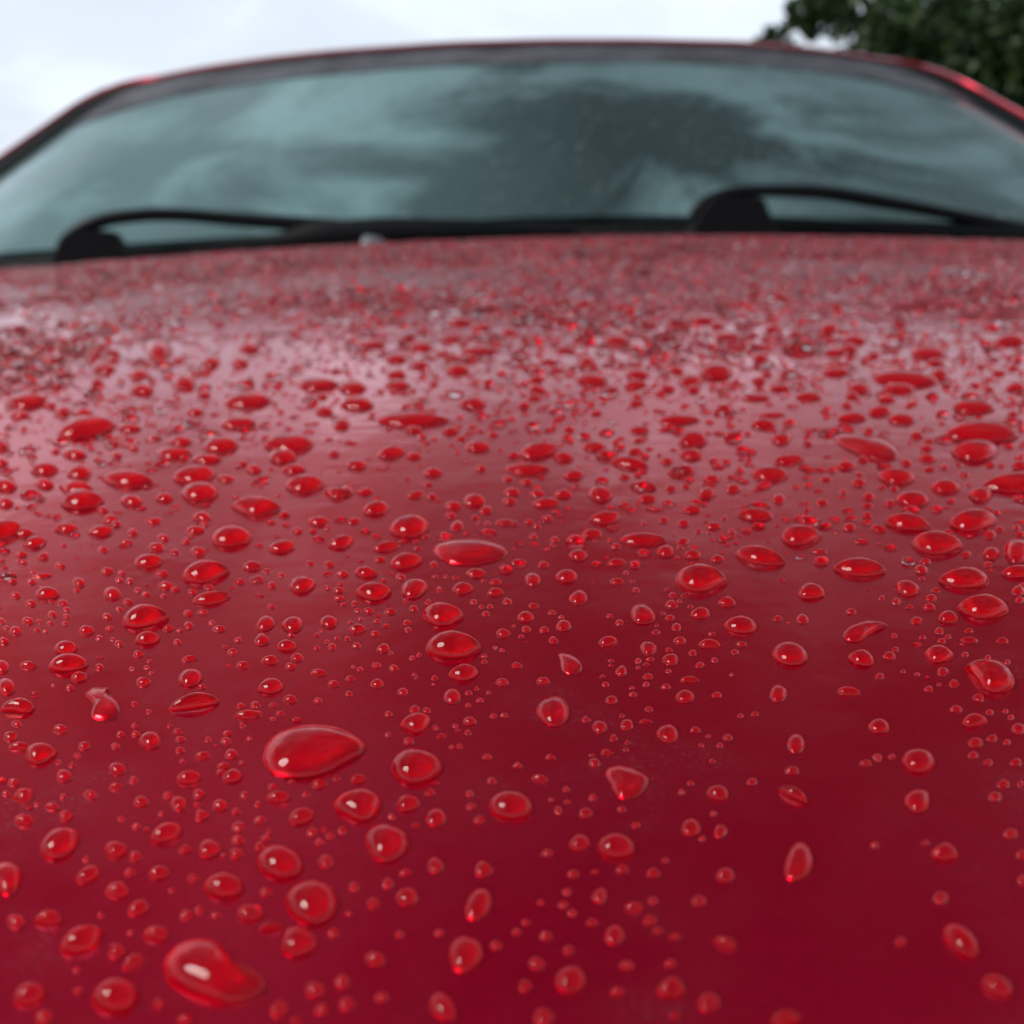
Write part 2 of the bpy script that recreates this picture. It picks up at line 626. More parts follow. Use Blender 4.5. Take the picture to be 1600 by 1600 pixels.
def wiper(head, arm, arm_w, blade, blade_w):
    wp = part('wiper', None)
    P = smooth_path([at(x, y, Y) for x, y, Y in arm], 40)
    wd = np.interp(np.linspace(0, 1, 40), np.linspace(0, 1, len(arm_w)), arm_w)
    sub('wiper_arm', tube(P, wd, wd * .55, 12, ARM, 'wiper_arm'), wp)
    P = smooth_path([at(x, y, Y) for x, y, Y in blade], 40)
    wd = np.interp(np.linspace(0, 1, 40), np.linspace(0, 1, len(blade_w)), blade_w)
    sub('wiper_blade', tube(P, wd * .8, wd, 10, RUBBER, 'wiper_blade'), wp)
    # pivot head: a domed block with sloping flanks
    V, Fs = [], []
    front = [at(x, y, Y) for x, y, Y in head]
    c = sum(front) / len(front)
    m = len(front)
    for q, s in ((0, .92), (.006, 1.), (.030, 1.), (.038, .9)):
        for f in front:
            V.append(c + (f - c) * s + np.array([0, q - .02, 0]))
    for j in range(3):
        for k in range(m):
            Fs.append((j * m + k, j * m + (k + 1) % m, (j + 1) * m + (k + 1) % m, (j + 1) * m + k))
    Fs.append(tuple(range(m))[::-1]); Fs.append(tuple(3 * m + k for k in range(m)))
    sub('pivot_cap', mesh('pivot_cap', V, Fs, BLACK), wp)
    return wp


wiper([(84, 430, .99), (98, 396, .99), (106, 374, .99), (122, 363, .99), (150, 360, .99), (178, 362, .99), (186, 372, .99), (196, 386, .99), (216, 396, .99), (222, 430, .99)],
      [(96, 408, .985), (106, 376, .985), (150, 348, .985), (215, 337, .99), (280, 336, 1.0), (370, 343, 1.01), (470, 350, 1.015), (560, 358, 1.01), (640, 366, 1.0)],
      [.009, .010, .011, .011, .011, .011, .012, .013, .013, .010],
      [(200, 402, .99), (300, 393, .995), (420, 383, 1.0), (500, 372, 1.0), (600, 364, 1.0), (700, 363, 1.0), (800, 362, 1.01), (900, 361, 1.01)],
      [.004, .006, .009, .014, .014, .012, .010, .007])
wiper([(1060, 385, .99), (1082, 348, .99), (1094, 326, .99), (1108, 313, .99), (1130, 309, .99), (1180, 310, .99), (1190, 316, .99), (1196, 332, .99), (1204, 350, .99), (1212, 385, .99)],
      [(1078, 345, .985), (1095, 318, .985), (1130, 303, .985), (1180, 298, .985), (1280, 300, .99), (1360, 312, 1.0), (1450, 328, 1.01), (1540, 346, 1.02), (1680, 372, 1.04)],
      [.006, .007, .008, .009, .011, .011, .010, .010, .010],
      [(1150, 360, .99), (1250, 357, 1.0), (1350, 357, 1.0), (1450, 362, 1.01), (1560, 368, 1.02), (1680, 376, 1.04), (1800, 390, 1.06)],
      [.005, .006, .007, .009, .011, .011, .009])

# rain sensor seen at the top of the glass
sp = at(839, 114, 1.455)
V, Fs = [], []
for j in range(5):
    ph = j / 4 * math.pi / 2
    for k in range(16):
        th = k / 16 * 2 * math.pi
        V.append(sp + np.array([.015 * math.cos(th) * math.cos(ph), -.006 * math.sin(ph), .007 * math.sin(th) * math.cos(ph)]))
for j in range(4):
    for k in range(16):
        Fs.append((j * 16 + k, j * 16 + (k + 1) % 16, (j + 1) * 16 + (k + 1) % 16, (j + 1) * 16 + k))
part('rain_sensor', mesh('rain_sensor', V, Fs, simple('pale_sensor_cover', (.16, .26, .26), .4, scale=60)))

# cabin behind the glass
V, Fs = grid(lambda u, v: w_bot(u) + np.array([0, .03 + .38 * v, -.03 + .03 * math.sin(v * 3)]), np.linspace(.04, .96, 20), np.linspace(0, 1, 6))
V, Fs = slab(V, Fs, (0, 0, -.02))
part('dashboard', mesh('dashboard', V, Fs, DASH))


def box(c, s, mat, name, bev=.0):
    import bmesh
    bm = bmesh.new()
    bmesh.ops.create_cube(bm, size=1)
    bmesh.ops.scale(bm, vec=s, verts=bm.verts)
    if bev:
        bmesh.ops.bevel(bm, geom=list(bm.edges), offset=bev, segments=4, profile=.6, affect='EDGES')
    bmesh.ops.translate(bm, vec=c, verts=bm.verts)
    me = bpy.data.meshes.new(name)
    bm.to_mesh(me); bm.free()
    me.materials.append(mat)
    me.polygons.foreach_set('use_smooth', [True] * len(me.polygons))
    return me


for sx in (-.36, .36):
    st = part('seat', box((XC + sx, 1.95, .98), (.46, .12, .5), LINER, 'seat_back', .05))
    sub('headrest', box((XC + sx, 1.96, 1.17), (.24, .09, .13), LINER, 'headrest', .03), st)
part('cabin_floor', box((XC, 1.9, .55), (1.3, 1.6, .1), LINER, 'cabin_floor', .02))
part('rear_bulkhead', box((XC, 2.5, .82), (1.2, .04, .5), LINER, 'rear_bulkhead', .01))

# fenders, sides, nose and wheels
for sx in (-1, 1):
    def fpt(u, v, sx=sx):
        y = -.02 + 1.12 * u
        e = HW + .005
        prof = [(0, 0), (.02, -.002), (.07, -.016), (.12, -.05), (.15, -.11), (.165, -.22), (.165, -.34), (.15, -.5), (.12, -.62)]
        i = v * 8
        a = np.interp(i, range(9), [q[0] for q in prof]); b = np.interp(i, range(9), [q[1] for q in prof])
        # the wheel arch cuts the lower edge
        x = XC + sx * (e + a)
        z = H(XC + sx * HW, y) + b
        d = y - .42
        if abs(d) < .34 and z < .31 + math.sqrt(max(0, .34 ** 2 - d * d)):
            z = .31 + math.sqrt(.34 ** 2 - d * d)
        return np.array([x, y, z])
    V, Fs = grid(fpt, np.linspace(0, 1, 41), np.linspace(0, 1, 25), sx > 0)
    V, Fs = slab(V, Fs, (-sx * .004, 0, -.003))
    part('front_wing', mesh('front_wing', V, Fs, PAINT))

    def dpt(u, v, sx=sx):
        y = 1.11 + 2.3 * u
        i = v * 5
        a = np.interp(i, range(6), [.07, .13, .16, .165, .15, .12]); b = np.interp(i, range(6), [.02, -.03, -.11, -.26, -.5, -.68])
        return np.array([XC + sx * (HW + .005 + a), y, 1.0 + b])
    V, Fs = grid(dpt, np.linspace(0, 1, 24), np.linspace(0, 1, 16), sx > 0)
    V, Fs = slab(V, Fs, (-sx * .01, 0, -.003))
    dr = part('door', mesh('door', V, Fs, PAINT))
    sub('door_handle', box((XC + sx * (HW + .175), 1.9, .88), (.025, .16, .03), PAINT, 'door_handle', .01), dr)

    def spt(u, v, sx=sx):
        i0 = 14 if sx < 0 else len(path) - 15
        cn = path[a0 + 2] if sx < 0 else path[a1 - 2]
        ft = path[0] if sx < 0 else path[-1]
        foot = ft + np.array([sx * .02 * u, .12 + 1.5 * u, -.01])
        top = cn + np.array([-sx * (.02 + .03 * u), .12 + .85 * u, -.045 - .05 * u * u])
        return foot + (top - foot) * v
    V, Fs = grid(spt, np.linspace(0, 1, 12), np.linspace(0, 1, 5), sx > 0)
    V, Fs = slab(V, Fs, (-sx * .004, 0, 0))
    part('side_window', mesh('side_window', V, Fs, SIDEGLASS))
    for y in (.42, 2.95):
        V, Fs = [], []
        prof = [(.315, -.09), (.325, -.06), (.325, .06), (.315, .09), (.22, .10), (.2, .06), (.2, -.06), (.22, -.1)]
        for k in range(40):
            th = 2 * math.pi * k / 40
            for r_, xo in prof:
                V.append((XC + sx * (.72 + xo * .9), y + r_ * math.cos(th), .325 + r_ * math.sin(th)))
        for k in range(40):
            for q in range(8):
                Fs.append((k * 8 + q, k * 8 + (q + 1) % 8, ((k + 1) % 40) * 8 + (q + 1) % 8, ((k + 1) % 40) * 8 + q))
        wl = part('wheel', mesh('wheel', V, Fs, TYRE))
        V, Fs = [], []
        for s in range(5):
            th = 2 * math.pi * s / 5
            for r_, wd in ((.03, .03), (.205, .022)):
                for dxo in (.06, .085):
                    for sg in (-1, 1):
                        V.append((XC + sx * (.72 + dxo), y + r_ * math.cos(th) - sg * wd * math.sin(th), .325 + r_ * math.sin(th) + sg * wd * math.cos(th)))
            b_ = s * 8
            Fs += [(b_ + 2, b_ + 3, b_ + 7, b_ + 6), (b_, b_ + 1, b_ + 5, b_ + 4), (b_, b_ + 2, b_ + 6, b_ + 4), (b_ + 1, b_ + 3, b_ + 7, b_ + 5)]
        sub('wheel_spokes', mesh('wheel_spokes', V, Fs, RIM, False), wl)


def nose(u, v):
    x = XC + (2 * u - 1) * (HW + .13)
    uu = min(1, abs(x - XC) / HW)
    yf = -.165 + .16 * uu * uu + (.12 * max(0, abs(x - XC) - HW) / .13)
    i = v * 5
    a = np.interp(i, range(6), [0, -.02, -.045, -.06, -.06, -.03]); b = np.interp(i, range(6), [-.004, -.02, -.10, -.25, -.5, -.68])
    return np.array([x, yf + a, H(x, yf) + b])


V, Fs = grid(nose, np.linspace(0, 1, 40), np.linspace(0, 1, 16), True)
V, Fs = slab(V, Fs, (0, .004, 0))
part('front_bumper', mesh('front_bumper', V, Fs, PAINT))

# fine rain on the windscreen: uncountable tiny domes
def dome_cloud(name, cents, nrms, rad, hr, seg=6, rings=2, parent=None, mat=WATER, elong=None, foot=None):
    n = len(cents)
    T = []
    for j in range(rings):
        ph = j / rings * math.pi / 2
        for k in range(seg):
            th = 2 * math.pi * k / seg
            T.append((math.cos(th) * math.cos(ph), math.sin(th) * math.cos(ph), math.sin(ph)))
    T.append((0, 0, 1))
    T = np.array(T)
    f = []
    for j in range(rings - 1):
        for k in range(seg):
            a, b = j * seg + k, j * seg + (k + 1) % seg
            f += [(a, b, b + seg), (a, b + seg, a + seg)]
    for k in range(seg):
        f.append(((rings - 1) * seg + k, (rings - 1) * seg + (k + 1) % seg, rings * seg))
    for k in range(1, seg - 1):
        f.append((0, k + 1, k))
    f = np.array(f)
    ax = np.cross(np.tile((0, 1., 0), (n, 1)), nrms); ax /= np.linalg.norm(ax, axis=1)[:, None]
    ay = np.cross(nrms, ax)
    ang = rng.uniform(0, 6.283, n); el = rng.uniform(1, 1.45, n) if elong is None else elong
    if elong is not None:
        ang = rng.normal(0, .35, n)
    ca, sa = np.cos(ang)[:, None], np.sin(ang)[:, None]
    ex = ax * ca + ay * sa; ey = -ax * sa + ay * ca
    wob = 1 + .22 * rng.normal(size=(n, 1, 1)) * (T[None, :, 0:1] ** 2 - .3) * 1.0 + .16 * rng.normal(size=(n, 1, 1)) * T[None, :, 0:1] * T[None, :, 1:2]
    X = T[None, :, 0:1] * ex[:, None, :] * (rad * el ** .5)[:, None, None] * wob + T[None, :, 1:2] * ey[:, None, :] * (rad / el ** .5)[:, None, None] * wob
    Z = T[None, :, 2:3] * nrms[:, None, :] * (rad * hr)[:, None, None] + nrms[:, None, :] * (.00001 if foot else -.00012)
    Vv = (cents[:, None, :] + X + Z).reshape(-1, 3)
    Ff = (f[None] + (np.arange(n) * len(T))[:, None, None]).reshape(-1, 3)
    me = bpy.data.meshes.new(name)
    me.vertices.add(len(Vv)); me.vertices.foreach_set('co', Vv.ravel())
    me.loops.add(Ff.size); me.loops.foreach_set('vertex_index', Ff.ravel().astype(np.int32))
    me.polygons.add(len(Ff)); me.polygons.foreach_set('loop_start', np.arange(0, Ff.size, 3, dtype=np.int32))
    me.polygons.foreach_set('use_smooth', np.ones(len(Ff), bool))
    me.materials.append(mat)
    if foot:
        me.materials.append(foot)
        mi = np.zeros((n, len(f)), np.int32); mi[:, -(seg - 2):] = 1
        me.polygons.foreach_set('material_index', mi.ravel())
    me.update(calc_edges=True)
    return me


nd = 4500
uu = rng.uniform(.01, .99, nd); vv = rng.uniform(.02, .99, nd)
cw = np.array([w_pt(a, b, .0016 if b > .8 else .0002) for a, b in zip(uu, vv)])
nw = np.tile(nrmW / np.linalg.norm(nrmW), (nd, 1))
wd_ = part('windscreen_rain', dome_cloud('windscreen_rain', cw, nw, rng.lognormal(math.log(.0008), .35, nd), np.full(nd, .55)))
tag(wd_, kind='stuff')
DATA = '''
A 0 800 4
30 108 270 110 12 b;150 130 130 60 10;215 190 155 70 15 l;415 100 150 60 8 l;690 45 110 60 5;725 75 75 45;630 118 150 75 10 b;830 128 75 50;960 58 110 45 10 l;1265 30 120 70;1280 72 60 40;1225 110 130 50 5;1020 160 80 50;1445 150 265 135 8;1160 182 65 40;1195 150 50 30;980 218 100 60 5;1238 245 100 60;1095 250 60 42;130 265 80 40;275 275 90 50 20 b;138 312 75 36;930 305 180 90 8 b;395 205 50 35;375 335 75 35 -5;645 232 70 42;760 380 55 35;1278 370 310 135 10 l;670 368 85 45 8;1012 382 85 45 8;1575 335 120 65 5;745 425 55 35;812 430 55 40;1035 458 95 55 5;1095 482 65 35;265 398 130 30 5 b;195 435 60 35;78 432 70 35 10;495 438 90 60 5;478 487 45 25;1500 435 65 38;1590 425 60 45;205 372 45 25;295 507 150 85 5;703 508 128 78 5;318 556 40 25;395 570 75 48 8;192 570 65 45;98 520 75 38 8;418 607 45 32;1305 470 70 42;1203 500 62 42;862 487 48 32;912 512 58 32;1325 535 240 75 12 b;800 560 62 38;1025 525 45 32;905 650 275 150 8 b;670 652 65 44;328 638 62 44;415 653 45 36;175 678 78 48;1177 632 66 42;1268 625 70 38;745 607 50 30;10 680 50 44;38 722 35 25;98 742 85 58 8;245 685 45 28;315 692 45 24;407 697 42 30;540 738 100 62 8;685 727 55 34;1180 708 62 54;1325 692 44 36;1370 728 90 42;1052 725 72 40 8;1125 740 45 24;230 735 45 24;285 745 38 24;25 806 68 45;922 788 155 88 10 b;743 822 60 46;705 797 38 30;620 787 52 40;412 848 152 88 12 b;1490 800 52 38;1405 842 38 26;865 885 70 44;1455 873 72 42;1108 813 56 42;425 945 245 120 8;178 957 110 52 5;495 1030 110 65 10;10 965 95 95;40 1090 120 110 12;1185 915 100 36 8 b;1518 955 80 50 10;825 980 40 28;935 932 36 26;917 972 40 28;945 1007 36 24;622 968 66 40 5;898 1060 100 58 8 b;1190 1035 158 115 10;1262 1090 56 36;438 1096 52 42;335 1085 32 24;122 1215 218 95 10;1222 1188 310 100 12;842 1198 48 32;930 1248 40 34;1505 1212 55 42;1590 1205 50 45;1545 1268 170 60 5 a;105 1322 66 46;840 1335 42 30;378 1355 95 58 5;68 1402 95 62 10;755 1387 55 40;850 1387 62 40;940 1425 150 105 12;1112 1370 58 40;1063 1335 34 24;1128 1418 60 42;1423 1380 56 36;1413 1432 76 48;1300 1422 42 38;1515 1333 38 38;120 1465 130 58 5;250 1508 205 130 12;528 1460 78 52;722 1463 56 42;485 1522 44 36;1125 1488 60 42;1448 1513 92 66;1270 1522 100 48 8;1400 1585 80 45;450 1580 48 28;365 1565 44 34;1560 1415 36 30;1515 1565 40 28;1140 1555 36 28
B 400 800 4
175 15 80 44;395 55 135 62 8 b;445 98 48 32;358 118 58 34;258 118 74 40;615 55 80 38 5;965 85 270 130 8 b;1058 152 48 32;1218 20 68 40;1258 86 82 76;1370 33 52 30;1390 66 36 24;1448 70 38 28;1560 65 120 45 -3;165 215 170 80 10 b;535 185 170 80 18 l;818 213 175 60 15 l;940 302 205 100 8 b;775 296 74 36;1000 182 38 26;1010 226 58 26;1110 327 62 42;338 320 55 36;458 326 76 40;160 392 46 34;70 368 48 30;15 420 70 50;100 457 66 48 10;12 338 45 50;290 452 178 100 8 b;540 385 78 46;685 375 150 70 -8 l;905 405 62 50;798 428 44 30;448 472 50 32;518 487 70 48;520 537 70 40;528 450 42 28;735 493 235 115 5 l;990 472 188 115 8;1375 380 130 62;1498 435 72 44;1290 475 132 80;1495 498 100 52;1145 485 42 42;1245 410 40 24;1422 430 34 24;1185 403 32 22;1120 403 38 24;618 572 48 44;637 616 46 34;704 616 68 44;838 620 82 40;545 578 40 28;985 602 60 42;1075 562 42 36;938 552 40 32;1165 635 270 145 0 l;95 590 54 34;60 695 128 92 8;230 700 148 96 10;456 685 116 82;38 797 105 75;190 833 130 75 12;220 768 50 28;655 668 36 24;755 680 48 28;590 690 34 22;635 728 108 60 8;945 690 52 38;815 710 44 30;952 735 44 40;745 760 66 42;1360 560 50 34;1410 592 36 26;1462 590 40 30;1437 636 52 36;1570 558 62 44;1545 755 92 56;380 767 38 26;410 745 34 22;445 810 34 26;507 788 36 28;572 790 42 32;630 834 56 42;476 840 58 46;380 850 44 32;795 850 88 58 15;842 880 34 26;90 925 104 68 5;257 908 82 60;217 963 72 50;1235 830 335 190 3 b;1298 1002 195 110 8 l;755 957 60 44;862 975 64 44;978 914 42 38;1020 893 34 30;650 982 40 32;608 966 28 22;1423 900 44 32;1426 935 40 30;1538 1062 84 50;1495 848 30 24;1537 864 32 26;392 1003 106 48;590 1040 60 38;485 1072 76 46;90 1088 160 105 15 a;758 1070 82 62;582 1135 46 36;918 1122 66 50;1118 1037 46 36;1110 1076 26 20;990 1015 30 24;1003 1035 30 22;1228 1150 108 100;1400 1177 46 36;1330 1130 46 34;1378 1103 32 26;1452 1128 28 22;213 1168 92 56;388 1178 58 40;1325 1208 38 28;830 1262 48 40;10 1205 40 44;108 1205 54 38;15 1262 46 50;152 1260 58 34;105 1292 42 26;992 1232 66 52;1066 1240 56 40;1000 1315 200 120 12 l;1335 1305 84 54;1485 1275 46 34;1552 1270 46 34;1245 1337 40 32;1262 1363 34 22;1120 1348 42 32;1325 1378 42 36;1160 1400 56 34;828 1392 44 34;955 1430 68 50;1225 1468 36 30;1272 1464 40 32;1445 1530 60 40;1000 1588 320 226 3
C 800 800 4
585 32 205 80 10 l;222 38 70 42;132 152 58 40;268 172 62 40;256 206 38 26;108 62 60 36;157 88 50 30;10 70 65 40;823 66 40 34;950 48 66 42;1075 68 80 46;1258 86 95 50;500 132 140 56 5;1165 118 50 34;1232 128 30 20;1330 38 44 34;1375 118 54 36;825 168 285 84 -3 b;1068 182 84 42 12 b;1052 220 46 30;650 214 62 40;613 175 38 24;517 178 34 22;960 243 115 78;1130 262 104 60;1283 290 82 50;1030 286 36 26;415 267 120 72 0 l;195 328 66 44;655 312 115 46 8;1520 12 230 80 -5 a;1548 272 330 115 -15 l;343 398 142 88;130 420 106 86;1175 408 345 170 -3 l;657 433 88 44;712 380 34 28;752 434 32 20;418 533 122 90;135 585 64 36;85 653 108 70;775 488 46 36;1005 520 52 40;1075 523 38 30;970 485 34 24;1048 555 32 26;998 576 80 58;815 638 165 125 -25 a;1345 560 112 64 -5;1178 630 124 78;1430 705 210 115 -5;250 628 50 34;308 657 40 26;322 708 98 74;88 732 62 44;202 735 62 44;58 778 40 26;12 712 26 20;260 800 66 46 -20;613 650 44 30;673 690 54 40;988 660 62 40;945 632 32 22;1115 590 34 26;1028 718 66 50;900 750 52 32;904 708 30 18;853 850 105 86 -20;600 808 115 70 5;1050 802 80 50;1233 823 140 60 -3;1433 825 68 36;1393 874 48 36;1130 880 52 42;980 862 48 34;992 920 106 74;788 930 42 36;865 920 54 30;838 952 42 26;788 972 30 24;618 930 38 24;618 957 30 16;1250 760 48 24;685 992 72 66;1175 955 52 42;1267 925 44 36;30 958 65 44;195 1055 90 48;850 1028 64 44;838 1077 42 34;978 993 36 28;585 1077 44 38;565 1028 36 24;750 1100 34 26;757 1140 48 36;962 1092 62 38;1112 1047 125 40 -3 b;622 1173 74 54;1082 1152 122 85;1280 1143 62 40;1372 1016 26 22;258 1245 210 190 -10;857 1232 50 36;688 1273 32 26;462 1298 58 40;548 1342 96 78;718 1328 84 70;835 1308 74 30;975 1385 140 115;1145 1362 62 42;1518 1262 46 30;1428 1272 36 26;635 1412 48 46;1348 1408 62 42;1225 1400 30 24;1182 1457 30 28;1300 1458 44 32;592 1502 72 40;712 1486 34 26;722 1440 34 26;240 1530 58 38;515 1565 70 55;500 1518 36 24;1252 1555 40 28;35 1585 60 40
D 1200 800 4
200 140 260 130 0 l;510 92 78 58;690 102 110 46 -15;588 184 92 34 0 l;620 20 72 42;870 60 270 115 -8 l;1281 48 315 135 3 l;1055 190 335 145 -8 l;1385 140 88 58;1452 107 56 34;1555 97 52 36;1575 135 60 34;1395 257 120 78 -10;1375 327 56 40;1560 240 200 140 -15 a;1560 372 210 80 0 a;320 247 110 30 -3 l;575 345 325 125 -3 l;985 305 70 38;957 358 88 62;963 415 40 24;1238 265 66 44;1225 412 305 140 0 a;270 495 168 110;872 475 172 92 -5;1050 488 58 34;1018 538 76 52;1008 592 80 46;803 557 62 46;712 535 40 30;885 592 48 30;1345 592 325 155 -5 l;1565 490 90 66;1575 548 60 42;520 622 64 44;215 668 80 66;62 665 58 40;1128 657 130 84 -5;928 678 78 48;788 772 44 32;1072 743 64 46;966 783 42 28;1085 805 56 34;1125 778 40 32;1255 740 56 30;1255 800 115 36 -3 a;1465 803 74 40 -10;137 885 235 148 -10;583 912 168 105 -12 a;758 898 84 54;796 858 42 36;1067 888 198 110 -8 l;1232 890 44 36;1374 908 38 28;1497 938 40 30;1092 996 80 56;698 1026 58 44;845 996 32 22;932 1013 34 26;1395 1022 340 180 -22 l;1163 1072 66 52;1005 1105 56 40;1070 1078 32 24;65 1132 120 100 15 b;505 1122 145 62 -8;1318 1160 76 52;1175 1232 80 46;1290 1305 160 90;1385 1250 46 40;1485 1245 34 30;1518 1282 40 34;695 1338 135 92 -12;1565 1353 90 66;1297 1440 95 64;1400 1415 70 46;1493 1437 48 36;1283 1518 66 44;1375 1565 62 40;1550 1565 82 44;175 1448 112 125;685 1535 58 48;775 1530 44 38;610 1570 70 48;940 1555 215 150 -10
E 0 1200 4
735 5 120 76;400 48 110 80;835 75 60 50;1180 60 175 80 8;1455 50 130 90 8;1385 25 64 40;1530 170 58 50;148 172 150 80 22 l;40 160 54 38;85 90 76 46;232 224 36 26;565 165 92 62;725 115 90 44 8;882 208 96 68;327 240 86 54;415 298 100 66 15;395 178 46 36;1052 172 66 50;1120 222 112 92;1245 162 82 62;1378 232 96 80;1232 232 44 38;1475 272 58 42;1260 295 95 70;1010 287 44 32;152 328 130 76;760 318 44 34;375 470 280 170 32 b;1040 408 225 110 12;856 364 60 42;1492 366 84 68;1490 450 88 64;1478 535 90 72;1395 545 36 28;722 512 155 108 8;845 553 92 68 15;1310 505 150 115 12;1158 508 82 58;538 570 44 38;45 690 185 215;550 668 165 90 30;812 652 78 54 10;995 655 130 90 15;1210 690 78 52;735 765 150 105 5;865 875 145 92 30;1398 740 255 170;1165 922 84 74;1248 890 66 58;1352 922 62 40;1560 910 170 108 8;100 960 115 90;305 945 185 100 8;980 1040 148 115;515 1080 300 160 32 b;728 1148 115 96;835 1215 155 80 30;720 1430 305 225 15;185 1420 220 140 25;275 1560 110 90;1160 1570 110 70;995 1475 86 66;480 1260 50 40;490 1390 60 45;1075 765 40 30;630 920 40 32;815 1030 44 34
F 400 1200 4
395 98 100 62;107 118 72 42;138 182 145 86 8;225 85 48 34;500 65 44 32;640 68 105 60 5;313 163 46 38;285 300 160 110 18;645 230 305 200 5 b;950 220 145 115 8;1088 152 64 52;1125 95 46 28;1125 310 140 105;847 305 50 44;1000 360 52 38;1335 158 50 42;1342 240 60 44;1398 325 74 54;1473 80 54 46;1592 235 290 180;28 325 80 54;15 228 44 44;352 398 68 62;465 422 58 46;398 460 56 48;540 390 58 52;425 385 36 32;25 488 60 54;62 437 62 46;85 400 42 34;815 465 285 235;150 590 300 215 -5;437 585 98 94;350 840 355 270 5;1120 610 98 104;1422 635 110 105;613 742 66 64;825 720 66 74;935 655 72 54;733 845 80 76;945 805 145 112;62 775 88 58 10;5 905 80 100;95 995 150 66 14;265 1090 235 190;485 1030 70 62;1390 855 215 155 65;1310 1165 215 235 10;745 1195 125 100;895 1040 56 44;1145 1030 62 46;578 912 44 36;370 1388 130 108;540 1335 98 86;568 1475 100 92;145 1508 115 105;412 1508 92 80;1170 1500 190 150 -35;255 1580 70 40;785 1435 86 70;1500 1110 80 60
G 800 1200 4
175 65 105 46 -8;340 132 44 36;245 197 32 26;345 213 38 30;290 265 52 48;507 185 54 44;462 280 85 62;685 257 52 38;775 356 54 40;425 468 135 100;652 490 235 165 -5;222 532 78 52;385 662 74 52;518 648 44 28;690 632 76 66;883 655 80 64;960 578 44 38;1500 85 60 50;1115 95 44 32;1060 150 40 34;1288 155 140 96 -12;1258 283 38 32;1118 372 125 105;1303 393 84 78;1190 440 40 36;1335 670 110 95;343 775 54 48;320 855 56 48;375 905 56 50;548 800 90 98;760 873 108 76;1168 830 90 72;862 950 82 66;910 1015 60 50;1015 1055 66 48;500 965 70 50;880 830 60 50;180 840 38 40;85 965 50 44;30 1025 56 48;212 1050 82 60;640 1045 125 125;355 1140 66 62;155 1222 100 84;717 1235 92 66;990 1222 76 56;1335 1098 150 75 -22;367 1325 210 170;85 1362 88 74;660 1400 92 60;1000 1378 165 145;1228 1468 140 130;195 1560 130 120;1020 1545 70 50
H 1200 1200 4
150 15 84 56;155 165 190 72 -30 a;935 205 160 150;1468 100 76 58;1420 180 86 62;190 590 260 170 75;1105 530 175 110 -8;668 482 52 42;982 468 52 32;1515 410 94 60;1590 540 70 60;1590 700 60 66;1078 810 90 78;1205 1085 285 145 -42;1430 1370 215 130 -30;828 1085 72 58;110 1570 190 100;1580 100 40 40
I 0 400 2.963
120 668 210 72 5 l;90 735 100 40;400 790 290 85 12 b;600 795 115 42;1470 590 200 60;1150 665 210 80 3;1105 770 170 60 5;730 430 150 80;1150 420 110 50;480 515 120 50;640 545 110 55;445 580 60 50;850 580 120 80;975 485 100 60;1110 490 90 50;660 615 130 55;945 640 70 35;1500 715 90 48;1490 648 60 35;385 725 100 60;290 715 90 50;235 690 70 40;900 718 100 35;835 855 110 50;800 910 170 55;1020 872 170 75 3 b;958 938 135 50;1340 865 240 85 3 l;1305 925 140 68;345 915 120 50;205 985 140 60 8 l;540 920 60 40;620 890 50 30;255 900 50 45;1545 912 60 50;0 870 95 80;5 955 70 50;370 1000 120 65 15;590 1030 240 80 -3 l;900 1010 220 80 10 l;1175 985 80 42;1120 960 60 32;1360 985 120 48;925 1090 175 95 5;1408 1052 190 85 3 l;350 1070 165 65;380 1128 200 95 8 l;205 1052 95 50;25 1060 120 60;25 1140 80 50;1045 1030 85 38;610 1132 120 52;760 1117 85 48;1185 1155 225 95 -3 l;1560 1095 110 60;475 1175 60 40;1580 775 90 60
J 530 400 2.963
340 755 330 75 0 l;345 805 90 40;150 405 140 45;380 415 110 50;650 435 170 45;560 300 120 50;660 325 110 40;520 375 110 40;785 345 80 50;480 450 80 35;265 470 115 50;370 500 100 45;545 522 115 60;265 545 100 45;270 595 130 50;60 605 140 60;85 680 160 65;435 585 55 45;620 678 140 60;855 688 70 42;905 655 80 30;915 615 90 48;915 565 80 40;970 488 90 35;1010 523 80 30;1145 485 90 55;1170 570 150 65;1285 385 130 60;1330 345 80 60;1380 545 120 50;1370 592 110 40;1380 650 60 45;1375 680 70 35;1045 432 95 35;1520 612 75 42;1560 525 80 45;690 225 90 50;515 808 90 42;565 842 55 35;640 880 120 55;715 825 55 30;650 810 55 22;1063 800 60 38;1190 725 60 35;1390 803 95 42;1388 852 55 28;1370 902 75 34;1180 880 115 50;925 895 180 78 8 b;1038 928 100 55;805 920 60 35;1345 955 175 56 -12;1517 948 60 38;1570 995 100 55;240 905 135 60 8;345 925 75 40;80 965 100 48;875 985 220 55 0 b;435 1000 90 48 10;655 982 60 34;780 1030 55 32;868 1045 60 35;1090 1012 100 45 12;1320 1022 60 30;30 1090 80 55 10;120 1090 80 38 8;355 1105 90 32 15;430 1112 50 32;410 1055 60 20;800 1092 80 42;788 1133 70 36;918 1098 70 35;1040 1100 82 48;1210 1098 120 75 -8 b;1425 1120 90 42;1535 1075 60 36;625 1130 110 60;528 1155 80 45;960 1140 130 48 5;170 1165 125 70 12;680 1175 60 45;1576 755 200 48
K 1060 400 2.963
